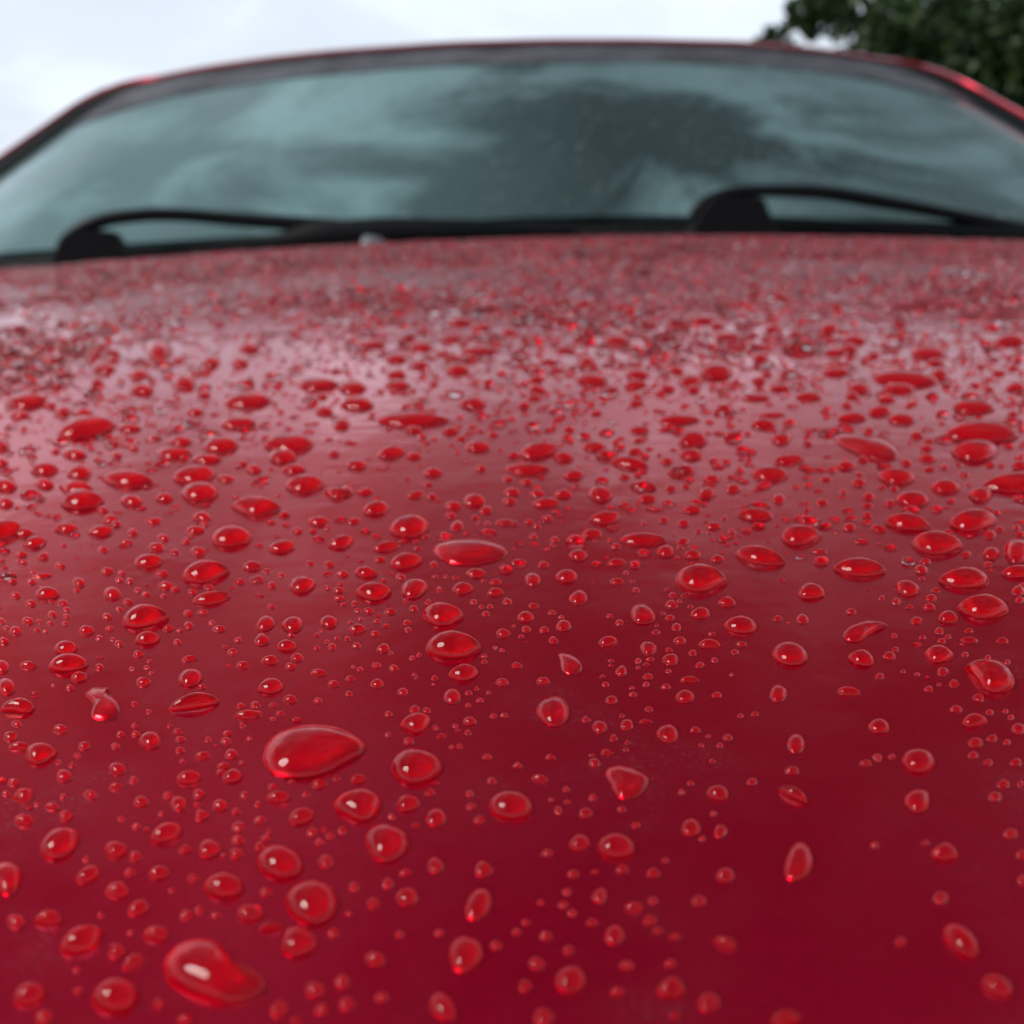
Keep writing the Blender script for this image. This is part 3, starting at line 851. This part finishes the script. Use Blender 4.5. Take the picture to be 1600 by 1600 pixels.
175 530 160 85;55 575 120 60;70 615 70 40;380 468 80 45;230 370 140 50;440 332 80 35;545 352 70 25;120 290 140 50;180 318 90 40;700 330 130 60;820 385 130 50;790 425 90 45;905 455 70 45;730 535 140 45;1160 445 180 60;1190 490 80 35;1050 565 310 72 -5;1020 612 160 48;1210 545 100 60;375 575 80 38;470 610 105 40;410 545 60 30;835 610 120 50;805 645 65 35;780 688 60 38;365 655 140 32 3 l;210 702 85 42;110 690 36 30;605 648 130 42;430 735 120 30;395 775 115 55;480 843 110 50 8;600 868 45 32;65 845 140 80;60 915 125 50;805 745 130 50;930 715 115 52;1035 752 130 55;965 662 95 35;1082 685 55 26;1365 697 195 62 -3 l;1485 540 80 30;1550 515 60 26;1565 605 100 45;1435 615 60 28;1550 730 60 30;1540 385 150 60;885 805 50 38;1105 828 70 38;1222 768 36 36;1410 812 350 95 -2;1375 898 235 90 0 l;1155 935 80 42;1150 888 65 35;1160 855 55 22;775 968 95 45;855 942 60 32;1055 955 55 42;1010 1018 180 75 -5 l;1235 1065 140 65 -5;1600 1045 380 95 3 a;1400 1103 115 65;515 940 140 48 3 l;425 1005 185 65 -5 b;685 1032 50 26;838 1048 72 42;838 1012 40 24;765 1090 36 28;1165 988 60 26;1232 975 40 32;1325 1012 50 26;1495 970 36 22;1445 965 50 30;1585 935 60 40;1580 968 80 45;155 1030 85 42;252 1075 72 45;35 1065 40 28;130 1098 100 52;465 1122 68 50;882 1112 62 38;875 1153 55 26;978 1145 60 34;1085 1122 155 75 -5;940 1068 40 26;1000 1075 45 28;25 990 115 60;665 1140 60 32;65 1170 90 42
'''

# ---------------------------------------------------------------- rain drops on the bonnet
POLY = '''A 0 800 4
555 1290 575 1240 590 1200 560 1170 520 1145 530 1110 580 1085 635 1100 700 1082 650 1130 700 1150 745 1190 765 1240 745 1285 690 1308 610 1308
B 400 800 4
1082 225 1120 190 1200 170 1320 162 1440 168 1540 195 1600 240 1560 285 1480 310 1380 335 1260 335 1180 320 1140 280 1110 250
B 0 0 1
407 1185 412 1160 432 1143 465 1133 500 1130 540 1136 565 1150 578 1162 570 1175 550 1185 530 1198 500 1213 470 1218 435 1216 415 1205
251 1512 256 1492 272 1475 300 1465 325 1464 345 1470 358 1485 366 1505 378 1522 400 1531 424 1534 415 1550 395 1563 370 1572 340 1572 305 1562 272 1545 255 1530
C 800 800 4
275 878 340 880 400 905 440 945 450 980 400 1015 360 1025 320 1005 300 960 305 910
D 1200 800 4
455 770 470 740 510 718 560 700 610 680 660 673 720 685 770 697 720 715 670 735 630 765 600 800 560 818 500 812 465 795
G 800 1200 4
570 25 600 -15 640 -20 700 -15 770 5 840 50 870 60 850 120 800 180 720 205 680 205 640 160 610 90 580 45
K 1060 400 2.963
705 815 760 825 850 840 950 845 1010 870 1040 910 1020 945 960 950 900 945 840 920 780 885 720 855'''
# landmark drops: where they lie in the photograph, their short name, their own label
LM = [
 (490,1175,'the largest curved drop','largest curved water drop with a comma-like tip pointing right, low left of centre'),
 (337,1520,'the thick tailed drop','thick dark-rimmed water drop with a tail curling right, near the lower left corner'),
 (735,862,'the long flat drop','long flat water drop with pointed ends left of the middle of the bonnet'),
 (708,1009,'the fat oval drop','fat oval water drop at the middle of the bonnet, below a pointed drop'),
 (690,958,'the pointed central drop','pointed water drop directly above the fat oval one at the middle'),
 (1094,902,'the wide oval drop','wide oval water drop with a hair-thin spur at its right end, right of centre'),
 (1352,986,'the tadpole drop','tadpole-shaped water drop with its thin tail pointing up to the right'),
 (165,1100,'the horned drop','water drop with two horns on top like a bird, near the left edge'),
 (864,1111,'the egg-shaped drop','plump egg-shaped water drop standing alone just right of centre'),
 (982,1224,'the three-cornered drop','three-cornered water drop with a flat top, lower middle of the bonnet'),
 (893,1038,'the hooked drop','small water drop with a thin hook at its upper left, near the centre'),
 (650,1197,'the round drop beside the largest','big round water drop just right of the largest curved drop'),
 (487,1410,'the biggest lower oval','biggest plain oval water drop in the lower left, above a smaller oval one'),
 (604,1316,'the blunt round drop','blunt round water drop right of and above the biggest lower oval'),
 (562,1256,'the lemon drop','water drop with a pointed right end below the largest curved drop'),
 (437,1347,'the broad oval','broad oval water drop left of the blunt round one'),
 (180,1557,'the bottom left oval','big blurred oval water drop at the bottom left beside the thick tailed one'),
 (94,1317,'the tilted left drop','big tilted water drop with a pointed upper right end, lower left'),
 (129,1470,'the slanted blurred drop','slanted blurred water drop with a dark tail, lower left corner area'),
 (727,1491,'the upright blurred drop','tall round blurred water drop low in the middle of the bonnet'),
 (748,1413,'the upright oval','narrow upright oval water drop above the tall round blurred one'),
 (892,1531,'the bright bottom drop','bright round blurred water drop near the bottom middle'),
 (963,1322,'the dark oval','wide dark oval water drop with a bright smaller one touching its left'),
 (798,1258,'the smooth central oval','smooth oval water drop alone in the lower middle of the bonnet'),
 (1434,1251,'the ball-like drop','ball-like round water drop alone on the smooth right side'),
 (1249,1345,'the standing drop','tall standing oval water drop on the smooth lower right'),
 (1501,1471,'the diagonal drop','diagonal blurred water drop sloping down to the right, lower right'),
 (1435,1189,'the highlighted drop','oval water drop with a white glint on top, right of centre'),
 (1549,1055,'the leaning lemon drop','big leaning water drop with both ends pointed, near the right edge'),
 (1536,948,'the right lemon drop','lemon-shaped water drop near the right edge, second above the leaning one'),
 (1506,903,'the helmet-shaped drop','helmet-shaped water drop near the right edge above a lemon-shaped one'),
 (1464,848,'the wide right drop','wide water drop with pointed ends in the cluster near the right edge'),
 (1520,812,'the arched right drop','arched water drop with a glint at its foot near the right edge'),
 (1344,886,'the bean-shaped drop','bean-shaped water drop with pointed ends, alone right of the wide oval drop'),
 (1250,834,'the diamond drop','diamond-shaped water drop above right of the wide oval drop'),
 (1187,868,'the cigar drop','cigar-shaped water drop sloping down to the right above the wide oval drop'),
 (320,893,'the leaf drop','leaf-shaped dark water drop in the upper left, pointed at the right'),
 (226,962,'the almond drop','almond-shaped water drop with a pointed upper right end, left side'),
 (106,1036,'the left oval','smooth oval water drop touching a smaller one, near the left edge'),
 (305,1097,'the sausage drop','long sausage-shaped water drop tilted up to the right, left side'),
 (62,1177,'the bright left egg','bright egg-shaped water drop near the left edge, below the horned drop'),
 (360,838,'the shiny upper oval','shiny oval water drop on the upper left of the bonnet'),
 (641,821,'the upper central drop','big oval water drop above left of the long flat drop'),
 (400,790,'the spindle drop','spindle-shaped water drop with both ends pointed, upper left'),
 (128,781,'the dark left drop','dark lens-shaped water drop near the left edge above mid height'),
 (199,747,'the shallow lens drop','shallow lens-shaped water drop in the upper left cluster'),
 (452,692,'the capped drop','wide water drop with a smaller one tucked below it, upper left'),
 (645,655,'the long thin drop','long thin bar of water across the upper middle of the bonnet'),
 (1355,699,'the club-shaped drop','club-shaped water drop with its thick end right, upper right'),
 (1536,674,'the whale drop','largest water drop of the upper right, arched like a whale back'),
 (1414,591,'the far streak drop','long far streak of water in the pale reflection, upper right'),
 (1119,579,'the far round drop','bright round water drop far up in the pale reflection'),
 (925,592,'the far lens drop','far lens-shaped water drop near the upper middle'),
 (135,667,'the slanting far drop','slanting far water drop tapering up to the right, upper left'),
 (40,625,'the far left drop','dark pointed water drop far up by the left edge'),
 (1157,976,'the flat oval','flat oval water drop on the right of centre below the wide oval drop'),
 (1268,923,'the round right drop','round water drop alone between the wide oval and bean-shaped drops'),
 (1044,1146,'the lower bright ball','bright round water drop right of the egg-shaped drop'),
 (842,702,'the heart-shaped drop','heart-shaped small water drop with a right spur, upper middle'),
 (1203,739,'the canoe drop','canoe-shaped water drop on the empty upper right'),
 (1070,1590,'', ''),
]
LM = [l for l in LM if l[2]]


def parse():
    out = []
    for blk in (DATA, POLY):
        ox = oy = 0; s = 1
        for line in blk.strip().split('\n'):
            q = line.split()
            if q[0].isalpha():
                ox, oy, s = float(q[1]), float(q[2]), float(q[3])
                continue
            if blk is POLY:
                a = np.array(list(map(float, q))).reshape(-1, 2) / s + (ox, oy)
                out.append(('poly', a))
                continue
            for e in line.split(';'):
                q = e.split()
                v = list(map(float, q[:5])) + ([0.] if len(q) < 5 else [])
                k = q[5] if len(q) > 5 else 'r'
                out.append(('e', v[0] / s + ox, v[1] / s + oy, v[2] / s, v[3] / s, v[4], k))
    return out


def outline(e, n):
    if e[0] == 'poly':
        a = e[1]
        c = np.array([a[:, 0].mean(), a[:, 1].mean()])
        # area centroid keeps the hub in the thick part
        x, y = a.T; x2, y2 = np.roll(x, -1), np.roll(y, -1)
        cr = x * y2 - x2 * y
        c = np.array([((x + x2) * cr).sum(), ((y + y2) * cr).sum()]) / (3 * cr.sum())
        d = np.linalg.norm(np.roll(a, -1, 0) - a, axis=1)
        s = np.concatenate([[0], np.cumsum(d)])
        P = np.vstack([a, a[:1]])
        tt = np.linspace(0, s[-1], n, endpoint=False)
        q = np.stack([np.interp(tt, s, P[:, 0]), np.interp(tt, s, P[:, 1])], 1)
        for _ in range(3):
            q = (np.roll(q, 1, 0) + 2 * q + np.roll(q, -1, 0)) / 4
        return q, c
    _, cx, cy, w_, h_, rot, k = e
    th = np.linspace(0, 2 * math.pi, n, endpoint=False)
    X = np.cos(th); Y = np.sin(th)
    r1, r2, r3 = rng.normal(size=3)
    wob = 1 + .05 * r1 * np.cos(2 * th + r2) + .045 * r3 * np.cos(3 * th + r1 * 3)
    X, Y = X * wob, Y * wob
    pl = pr = .0
    if k == 'l': pl = pr = 1
    if k == 'a': pl = 1
    if k == 'b': pr = 1
    if k == 'r':
        pl, pr = max(0, r2 - .5) * .4, max(0, r3 - .3) * .5
    # pointed ends: squeeze the outline towards the axis near a tip
    sq = 1 - .42 * (pr * np.clip(X, 0, 1) ** 2.2 + pl * np.clip(-X, 0, 1) ** 2.2)
    Y = Y * sq * (1 + .05 * min(1, pl + pr))
    X = X * 1.02
    if pl or pr:                       # belly low, back arched
        Y = Y + .06 * r1 * (X * X - .4)
    a = R(rot)
    x = X * w_ / 2; y = Y * h_ / 2
    q = np.stack([cx + x * math.cos(a) + y * math.sin(a), cy - x * math.sin(a) + y * math.cos(a)], 1)
    return q, np.array([cx, cy])


def h_normal(x, y):
    n_ = np.array([.23 * (x - XC), -(.1405 - .1084 * y), 1.])
    return n_ / np.linalg.norm(n_)


FOOT = .98


def make_drop(e, n, rings):
    q, c = outline(e, n)
    x0, x1 = q[:, 0].min(), q[:, 0].max(); y0, y1 = q[:, 1].min(), q[:, 1].max()
    P0, D = on_hood(np.array((x0 + x1) / 2), np.array(y1 - (y1 - y0) * .3))
    D = float(D)
    d = rays(np.array((x0 + x1) / 2), np.array((y0 + y1) / 2))
    nn = h_normal(P0[0], P0[1])
    sa = abs(float(np.dot(d, nn))); ca = math.sqrt(1 - sa * sa)
    wm = (x1 - x0) / F * D; hm = (y1 - y0) / F * D
    long_ = max(wm, hm / max(sa, .3)); short = min(wm, hm / max(.35, sa))
    H0 = min(.32 * wm, .0011 + .13 * wm)
    H0 = min(H0, .52 * hm / ca) * (.62 if e[0] == 'poly' else 1)
    qq = max((hm - (H0 * ca) ** 2 / hm) / 2, .2 * hm)
    ratio = 2 * qq / hm
    yy = y1 - (y1 - q[:, 1]) * ratio
    cyy = y1 - (y1 - c[1]) * ratio
    B, _ = on_hood(q[:, 0], yy)
    C0, _ = on_hood(np.array(c[0]), np.array(cyy))
    tc_ = R(81)
    V = [C0 + nn * H0]
    for j in range(1, rings + 1):
        ph = tc_ * (j / rings)
        s = math.sin(ph)
        z = (math.cos(ph) - math.cos(tc_)) / (1 - math.cos(tc_)) * H0
        Q = C0 + (B - C0) * s
        Q[:, 2] = H(Q[:, 0], Q[:, 1])
        V += list(Q + nn * z)
    # foot: the water reaches the lacquer all over; the brightened red shows inside the contact line
    for q_, dz in ((math.sin(tc_), -.0003), (FOOT, -.0003), (FOOT, .00002), (FOOT * .5, .00003)):
        Q = C0 + (B - C0) * q_
        Q[:, 2] = H(Q[:, 0], Q[:, 1])
        V += list(Q + nn * dz)
    V.append(C0 + nn * .00003)
    V = np.array(V) - C0
    Fs = [(0, 1 + k, 1 + (k + 1) % n) for k in range(n)]
    for j in range(rings):
        for k in range(n):
            a = 1 + j * n + k; b = 1 + j * n + (k + 1) % n
            Fs.append((a, a + n, b + n, b))
    o1 = 1 + rings * n
    for m_ in range(3):
        for k in range(n):
            a = o1 + m_ * n + k; b = o1 + m_ * n + (k + 1) % n
            if m_ == 0:
                Fs.append((a - n, a, b, b - n))
            Fs.append((a, a + n, b + n, b))
    o3 = o1 + 4 * n
    for k in range(n):
        Fs.append((o3 - n + k, o3, o3 - n + (k + 1) % n))
    Fs = [tuple(f[::-1]) for f in Fs]
    return C0, V, Fs, (x0, x1, y0, y1), long_


items = parse()
geo = []
for e in items:
    q, c = outline(e, 12)
    area = (q[:, 0].max() - q[:, 0].min()) * (q[:, 1].max() - q[:, 1].min())
    if q[:, 0].max() < 0 or q[:, 0].min() > 1600 or q[:, 1].min() > 1600:
        area = 0
    geo.append([area, e, c])
geo.sort(key=lambda g: -g[0])
big = geo[:300]
small = geo[300:]

# labels: landmarks by name, all others by the landmark they lie beside
used = {}
lm_of = {}
for li, l in enumerate(LM):
    best = min((g for g in big if id(g) not in lm_of), key=lambda g: (g[2][0] - l[0]) ** 2 + (g[2][1] - l[1]) ** 2)
    lm_of[id(best)] = li
DIRS = ['right of', 'above and right of', 'above', 'above and left of', 'left of', 'below and left of', 'below', 'below and right of']
cells = {}
for g in big:
    if id(g) in lm_of:
        continue
    x, y = g[2]
    k = min(range(len(LM)), key=lambda i: (LM[i][0] - x) ** 2 + ((LM[i][1] - y) * 1.3) ** 2)
    an = math.atan2(-(y - LM[k][1]) * 1.2, x - LM[k][0])
    dirn = int(round(an / (math.pi / 4))) % 8
    g.append((k, dirn)); cells.setdefault((k, dirn), []).append(g)
ORD = ['', 'second ', 'third ', 'fourth ', 'fifth ', 'sixth ', 'seventh ', 'eighth ']


def looks(g):
    e = g[1]
    w_, h_ = (e[3], e[4]) if e[0] == 'e' else (60, 40)
    sz = 'large' if w_ * h_ > 1500 else 'medium' if w_ * h_ > 700 else 'small'
    r_ = w_ / h_
    k = e[6] if e[0] == 'e' else 'r'
    sh = {'l': 'lens-shaped', 'a': 'left-pointed', 'b': 'right-pointed'}.get(k)
    if not sh:
        sh = 'round' if r_ < 1.35 else 'oval' if r_ < 1.9 else 'flat oval'
    bl = ' blurred' if g[2][1] > 1380 or g[2][1] < 600 else ''
    tl = ' tilted' if e[0] == 'e' and abs(e[5]) > 11 else ''
    return f'{sz}{bl}{tl} {sh}'


lab = {}
for (k, d_), gs in cells.items():
    gs.sort(key=lambda g: (g[2][0] - LM[k][0]) ** 2 + (g[2][1] - LM[k][1]) ** 2)
    for i, g in enumerate(gs):
        nm = LM[k][2]
        if len(gs) == 1:
            s = f'{looks(g)} water drop {DIRS[d_]} {nm}'
        else:
            s = f'{looks(g)} drop, {ORD[i]}nearest {DIRS[d_]} {nm}' if i else f'{looks(g)} drop nearest {DIRS[d_]} {nm}'
        lab[id(g)] = s


def lit_foot(me, n):                       # the foot of the drop takes the brightened wet paint
    me.materials.append(WET_LIT)
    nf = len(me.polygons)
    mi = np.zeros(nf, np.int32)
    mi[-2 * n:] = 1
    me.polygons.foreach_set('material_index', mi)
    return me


taken = []                               # circles already occupied, for the fine spray
for g in big:
    n = 56 if g[0] > 3500 else 40 if g[0] > 1000 else 28
    C0, V, Fs, bb, L_ = make_drop(g[1], n, 12 if g[0] > 1500 else 9)
    o = obj('water_drop', lit_foot(mesh('water_drop', V, Fs, WATER, sharp=0), n), loc=C0)
    tag(o, LM[lm_of[id(g)]][3] if id(g) in lm_of else lab[id(g)], 'water drop', 'rain drops standing on the red bonnet')
    taken.append((C0[0], C0[1], L_ / 2))
SV, SF = [], []
for g in small:
    if g[0] <= 0:
        continue
    C0, V, Fs, bb, L_ = make_drop(g[1], 18, 6)
    b0 = sum(len(v) for v in SV)
    SV.append(V + C0)
    SF += [tuple(i + b0 for i in f) for f in Fs]
    taken.append((C0[0], C0[1], L_ / 2))
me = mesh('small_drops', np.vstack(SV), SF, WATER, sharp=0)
me.materials.append(WET_LIT)
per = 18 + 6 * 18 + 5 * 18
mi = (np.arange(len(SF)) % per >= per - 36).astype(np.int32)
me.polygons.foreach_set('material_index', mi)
sm = obj('small_drops', me)
tag(sm, 'hundreds of small water beads between the larger drops on the red bonnet', 'water drops', kind='stuff')

# untraced spray: random droplets over the whole bonnet, finer near the lens
TX_ = np.array(taken)


def scatter(n, xr, yr, mean, sig, lo, hi, keep, dens=None):
    x = rng.uniform(*xr, n); y = rng.uniform(*yr, n)
    r_ = np.clip(rng.lognormal(math.log(mean), sig, n), lo, hi)
    P = np.stack([x, y, H(x, y)], 1)
    d = P - CAM
    dep = d @ FW
    px = 800 + F * (d @ RT) / dep; py = 800 - F * (d @ UP) / dep
    ok = (abs(x - XC) < HW - .004) & (y < edge_y(x) - .003) & (y > -.16 + .16 * ((x - XC) / HW) ** 2 + .004)
    ok &= keep(px, py, dep, x, y)
    x, y, r_, P = x[ok], y[ok], r_[ok], P[ok]
    near = np.zeros(len(x), bool)
    for i in range(0, len(x), 4000):
        s_ = slice(i, i + 4000)
        dd = np.hypot(x[s_, None] - TX_[None, :, 0], y[s_, None] - TX_[None, :, 1])
        near[s_] = (dd < TX_[None, :, 2] * .95 + r_[s_, None]).any(1)
    return P[~near], r_[~near]


def vis(px, py, dep):
    return (px > -30) & (px < 1630) & (py < 1640) & (dep > 0)


def wave(x, y, f=1.):
    return .5 + .25 * (np.sin(31 * f * x + 2 * np.sin(23 * f * y)) + np.sin(27 * f * y + 1.7 * np.sin(35 * f * x + 1)))


sets = []
# tiny beads among the traced drops
sets.append(scatter(26000, (-.13, .13), (.01, .15), .00015, .38, .00007, .00042,
            lambda px, py, dep, x, y: vis(px, py, dep) & (rng.uniform(size=len(x)) < .34 * wave(x, y, 3) ** 2 * np.clip((1330 - py) / 300, .03, 1)
                                                          * np.where((px > 800) & (py > 1000), .25, 1))))
sets.append(scatter(38000, (-.2, .2), (.08, .26), .00038, .4, .0002, .001,
            lambda px, py, dep, x, y: vis(px, py, dep) & (py > 520) & (py < 930) & (rng.uniform(size=len(x)) < .95 * wave(x, y, 1.5))))
# the far half of the bonnet
sets.append(scatter(40000, (-.3, .35), (.14, .42), .00075, .4, .0004, .0022,
            lambda px, py, dep, x, y: vis(px, py, dep) & (rng.uniform(size=len(x)) < np.clip((y - .13) / .12, 0, 1) * (.15 + .85 * np.clip(wave(x, y, 1.3) * 2 - .5, 0, 1)))))
sets.append(scatter(74000, (-.58, .82), (.36, 1.0), .0013, .4, .0005, .0028,
            lambda px, py, dep, x, y: (py < 600) & (rng.uniform(size=len(x)) < np.clip((y - .34) / .1, 0, 1))))
# off to the sides of the view
sets.append(scatter(6000, (-.58, .82), (-.15, .9), .0013, .5, .0005, .004,
            lambda px, py, dep, x, y: ~vis(px, py, dep)))
sets.append(scatter(6000, (-.35, .45), (-.1, .4), .0009, .5, .0004, .003,
            lambda px, py, dep, x, y: ~vis(px, py, dep)))
for nm, ss, sg, rg, txt in (('fine_drops', sets[:2], 12, 4, 'fine spray of countless tiny rain beads between the near drops'),
                            ('far_drops', sets[2:], 8, 3, 'countless rain beads packed over the far part of the bonnet')):
    P = np.vstack([s[0] for s in ss]); r_ = np.concatenate([s[1] for s in ss])
    nx = .23 * (P[:, 0] - XC); ny = -(.1405 - .1084 * P[:, 1])
    NN = np.stack([nx, ny, np.ones(len(P))], 1); NN /= np.linalg.norm(NN, axis=1)[:, None]
    hr_ = np.clip(rng.normal(.72 if sg == 12 else .66, .07, len(P)), .4, .95)
    o = obj(nm, dome_cloud(nm, P, NN, r_, hr_, sg, rg, elong=rng.uniform(1., 1.7, len(P)), foot=WET_LIT))
    tag(o, txt, 'water drops', kind='stuff')

# ---------------------------------------------------------------- unseen wood added all round to cut the low horizon light
V = []; nseg = 800; rows = 10
for j in range(rows):
    for k in range(nseg):
        th = 2 * math.pi * k / nseg
        top = 7.0 + 1.2 * math.sin(5 * th + 1) + .8 * math.sin(17 * th) + .7 * abs(math.sin(61 * th)) + rng.normal() * .35
        q = j / (rows - 1)
        rad_ = 88 + 6 * q * q + rng.normal() * .7 + 3 * math.sin(29 * th)
        V.append((rad_ * math.cos(th), rad_ * math.sin(th), top * q ** .8 + rng.normal() * .3 * (0 < j) - .1))
Fs = [(j * nseg + k, (j + 1) * nseg + k, (j + 1) * nseg + (k + 1) % nseg, j * nseg + (k + 1) % nseg) for j in range(rows - 1) for k in range(nseg)]
tag(obj('added_horizon_wood', mesh('added_horizon_wood', V, Fs, LEAF, False)), 'added unseen belt of trees that dims the low horizon', 'wood', kind='stuff')

# ---------------------------------------------------------------- tree behind the car on the right
tree = obj('leafy_tree', None, loc=(7., 12.6, 0))
tag(tree, 'dark green leafy tree behind the right side of the roof', 'tree')
tk = smooth_path([(0, 0, -.05), (.05, 0, 1.), (-.05, .1, 2.), (.1, 0, 3.2), (.2, 0, 4.6)], 16)
obj('trunk', tube(tk, np.linspace(.24, .06, 16), np.linspace(.24, .06, 16), 12, BARK, 'trunk'), tree)
for k in range(9):
    a = k * 2.4 + .3; z0 = 1.3 + .3 * k
    e_ = np.array([math.cos(a) * 3.4, math.sin(a) * 1.7, z0 + 1.0])
    P_ = smooth_path([(0.03, 0, z0), e_ * .4 + np.array([0, 0, z0 * .6 + .1]), e_], 8)
    obj('branch', tube(P_, np.linspace(.08, .015, 8), np.linspace(.08, .015, 8), 7, BARK, 'branch'), tree)
LC = []
for k in range(230):
    a = rng.uniform(0, 6.283); rr = rng.uniform(.2, 1) ** .5
    z = rng.uniform(1.0, 4.5)
    wdt = rng.uniform(.88, 1.02)
    yy, q = math.sin(a) * rr * 2.0, rng.uniform(.35, .7)
    z = min(z, 1 + .262 * (12.6 + yy) - q * .75)
    LC.append((math.cos(a) * rr * 3.75 * wdt, yy, z, q))
LC += [(-3.95, 0, 3.5, .34), (-4.1, 0, 3.75, .26), (-3.75, -.1, 4.05, .3), (-3.5, 0, 4.15, .3), (-3.1, 0, 4.1, .3), (-4.2, 0, 3.2, .3), (-4.35, 0, 3.0, .25)]
pts, siz = [], []
for (x, y, z, r0) in LC:
    m = int(420 * r0)
    v = rng.normal(size=(m, 3)); v /= np.linalg.norm(v, axis=1)[:, None]
    v *= (rng.uniform(.15, 1, m) ** .45)[:, None] * r0 * np.array([1, 1, .8])
    pts.append(v + (x, y, z))
pts = np.vstack(pts)
m = len(pts)
a = rng.normal(size=(m, 3)); a /= np.linalg.norm(a, axis=1)[:, None]
b = np.cross(a, rng.normal(size=(m, 3))); b /= np.linalg.norm(b, axis=1)[:, None]
s_ = rng.uniform(.06, .11, m)[:, None]
Vv = np.stack([pts - a * s_, pts + b * s_ * .5, pts + a * s_, pts - b * s_ * .5], 1).reshape(-1, 3)
Ff = (np.arange(m) * 4)[:, None] + np.arange(4)[None]
me = mesh('crown', Vv, Ff, LEAF, False)
tag(obj('crown', me, tree), kind='stuff')
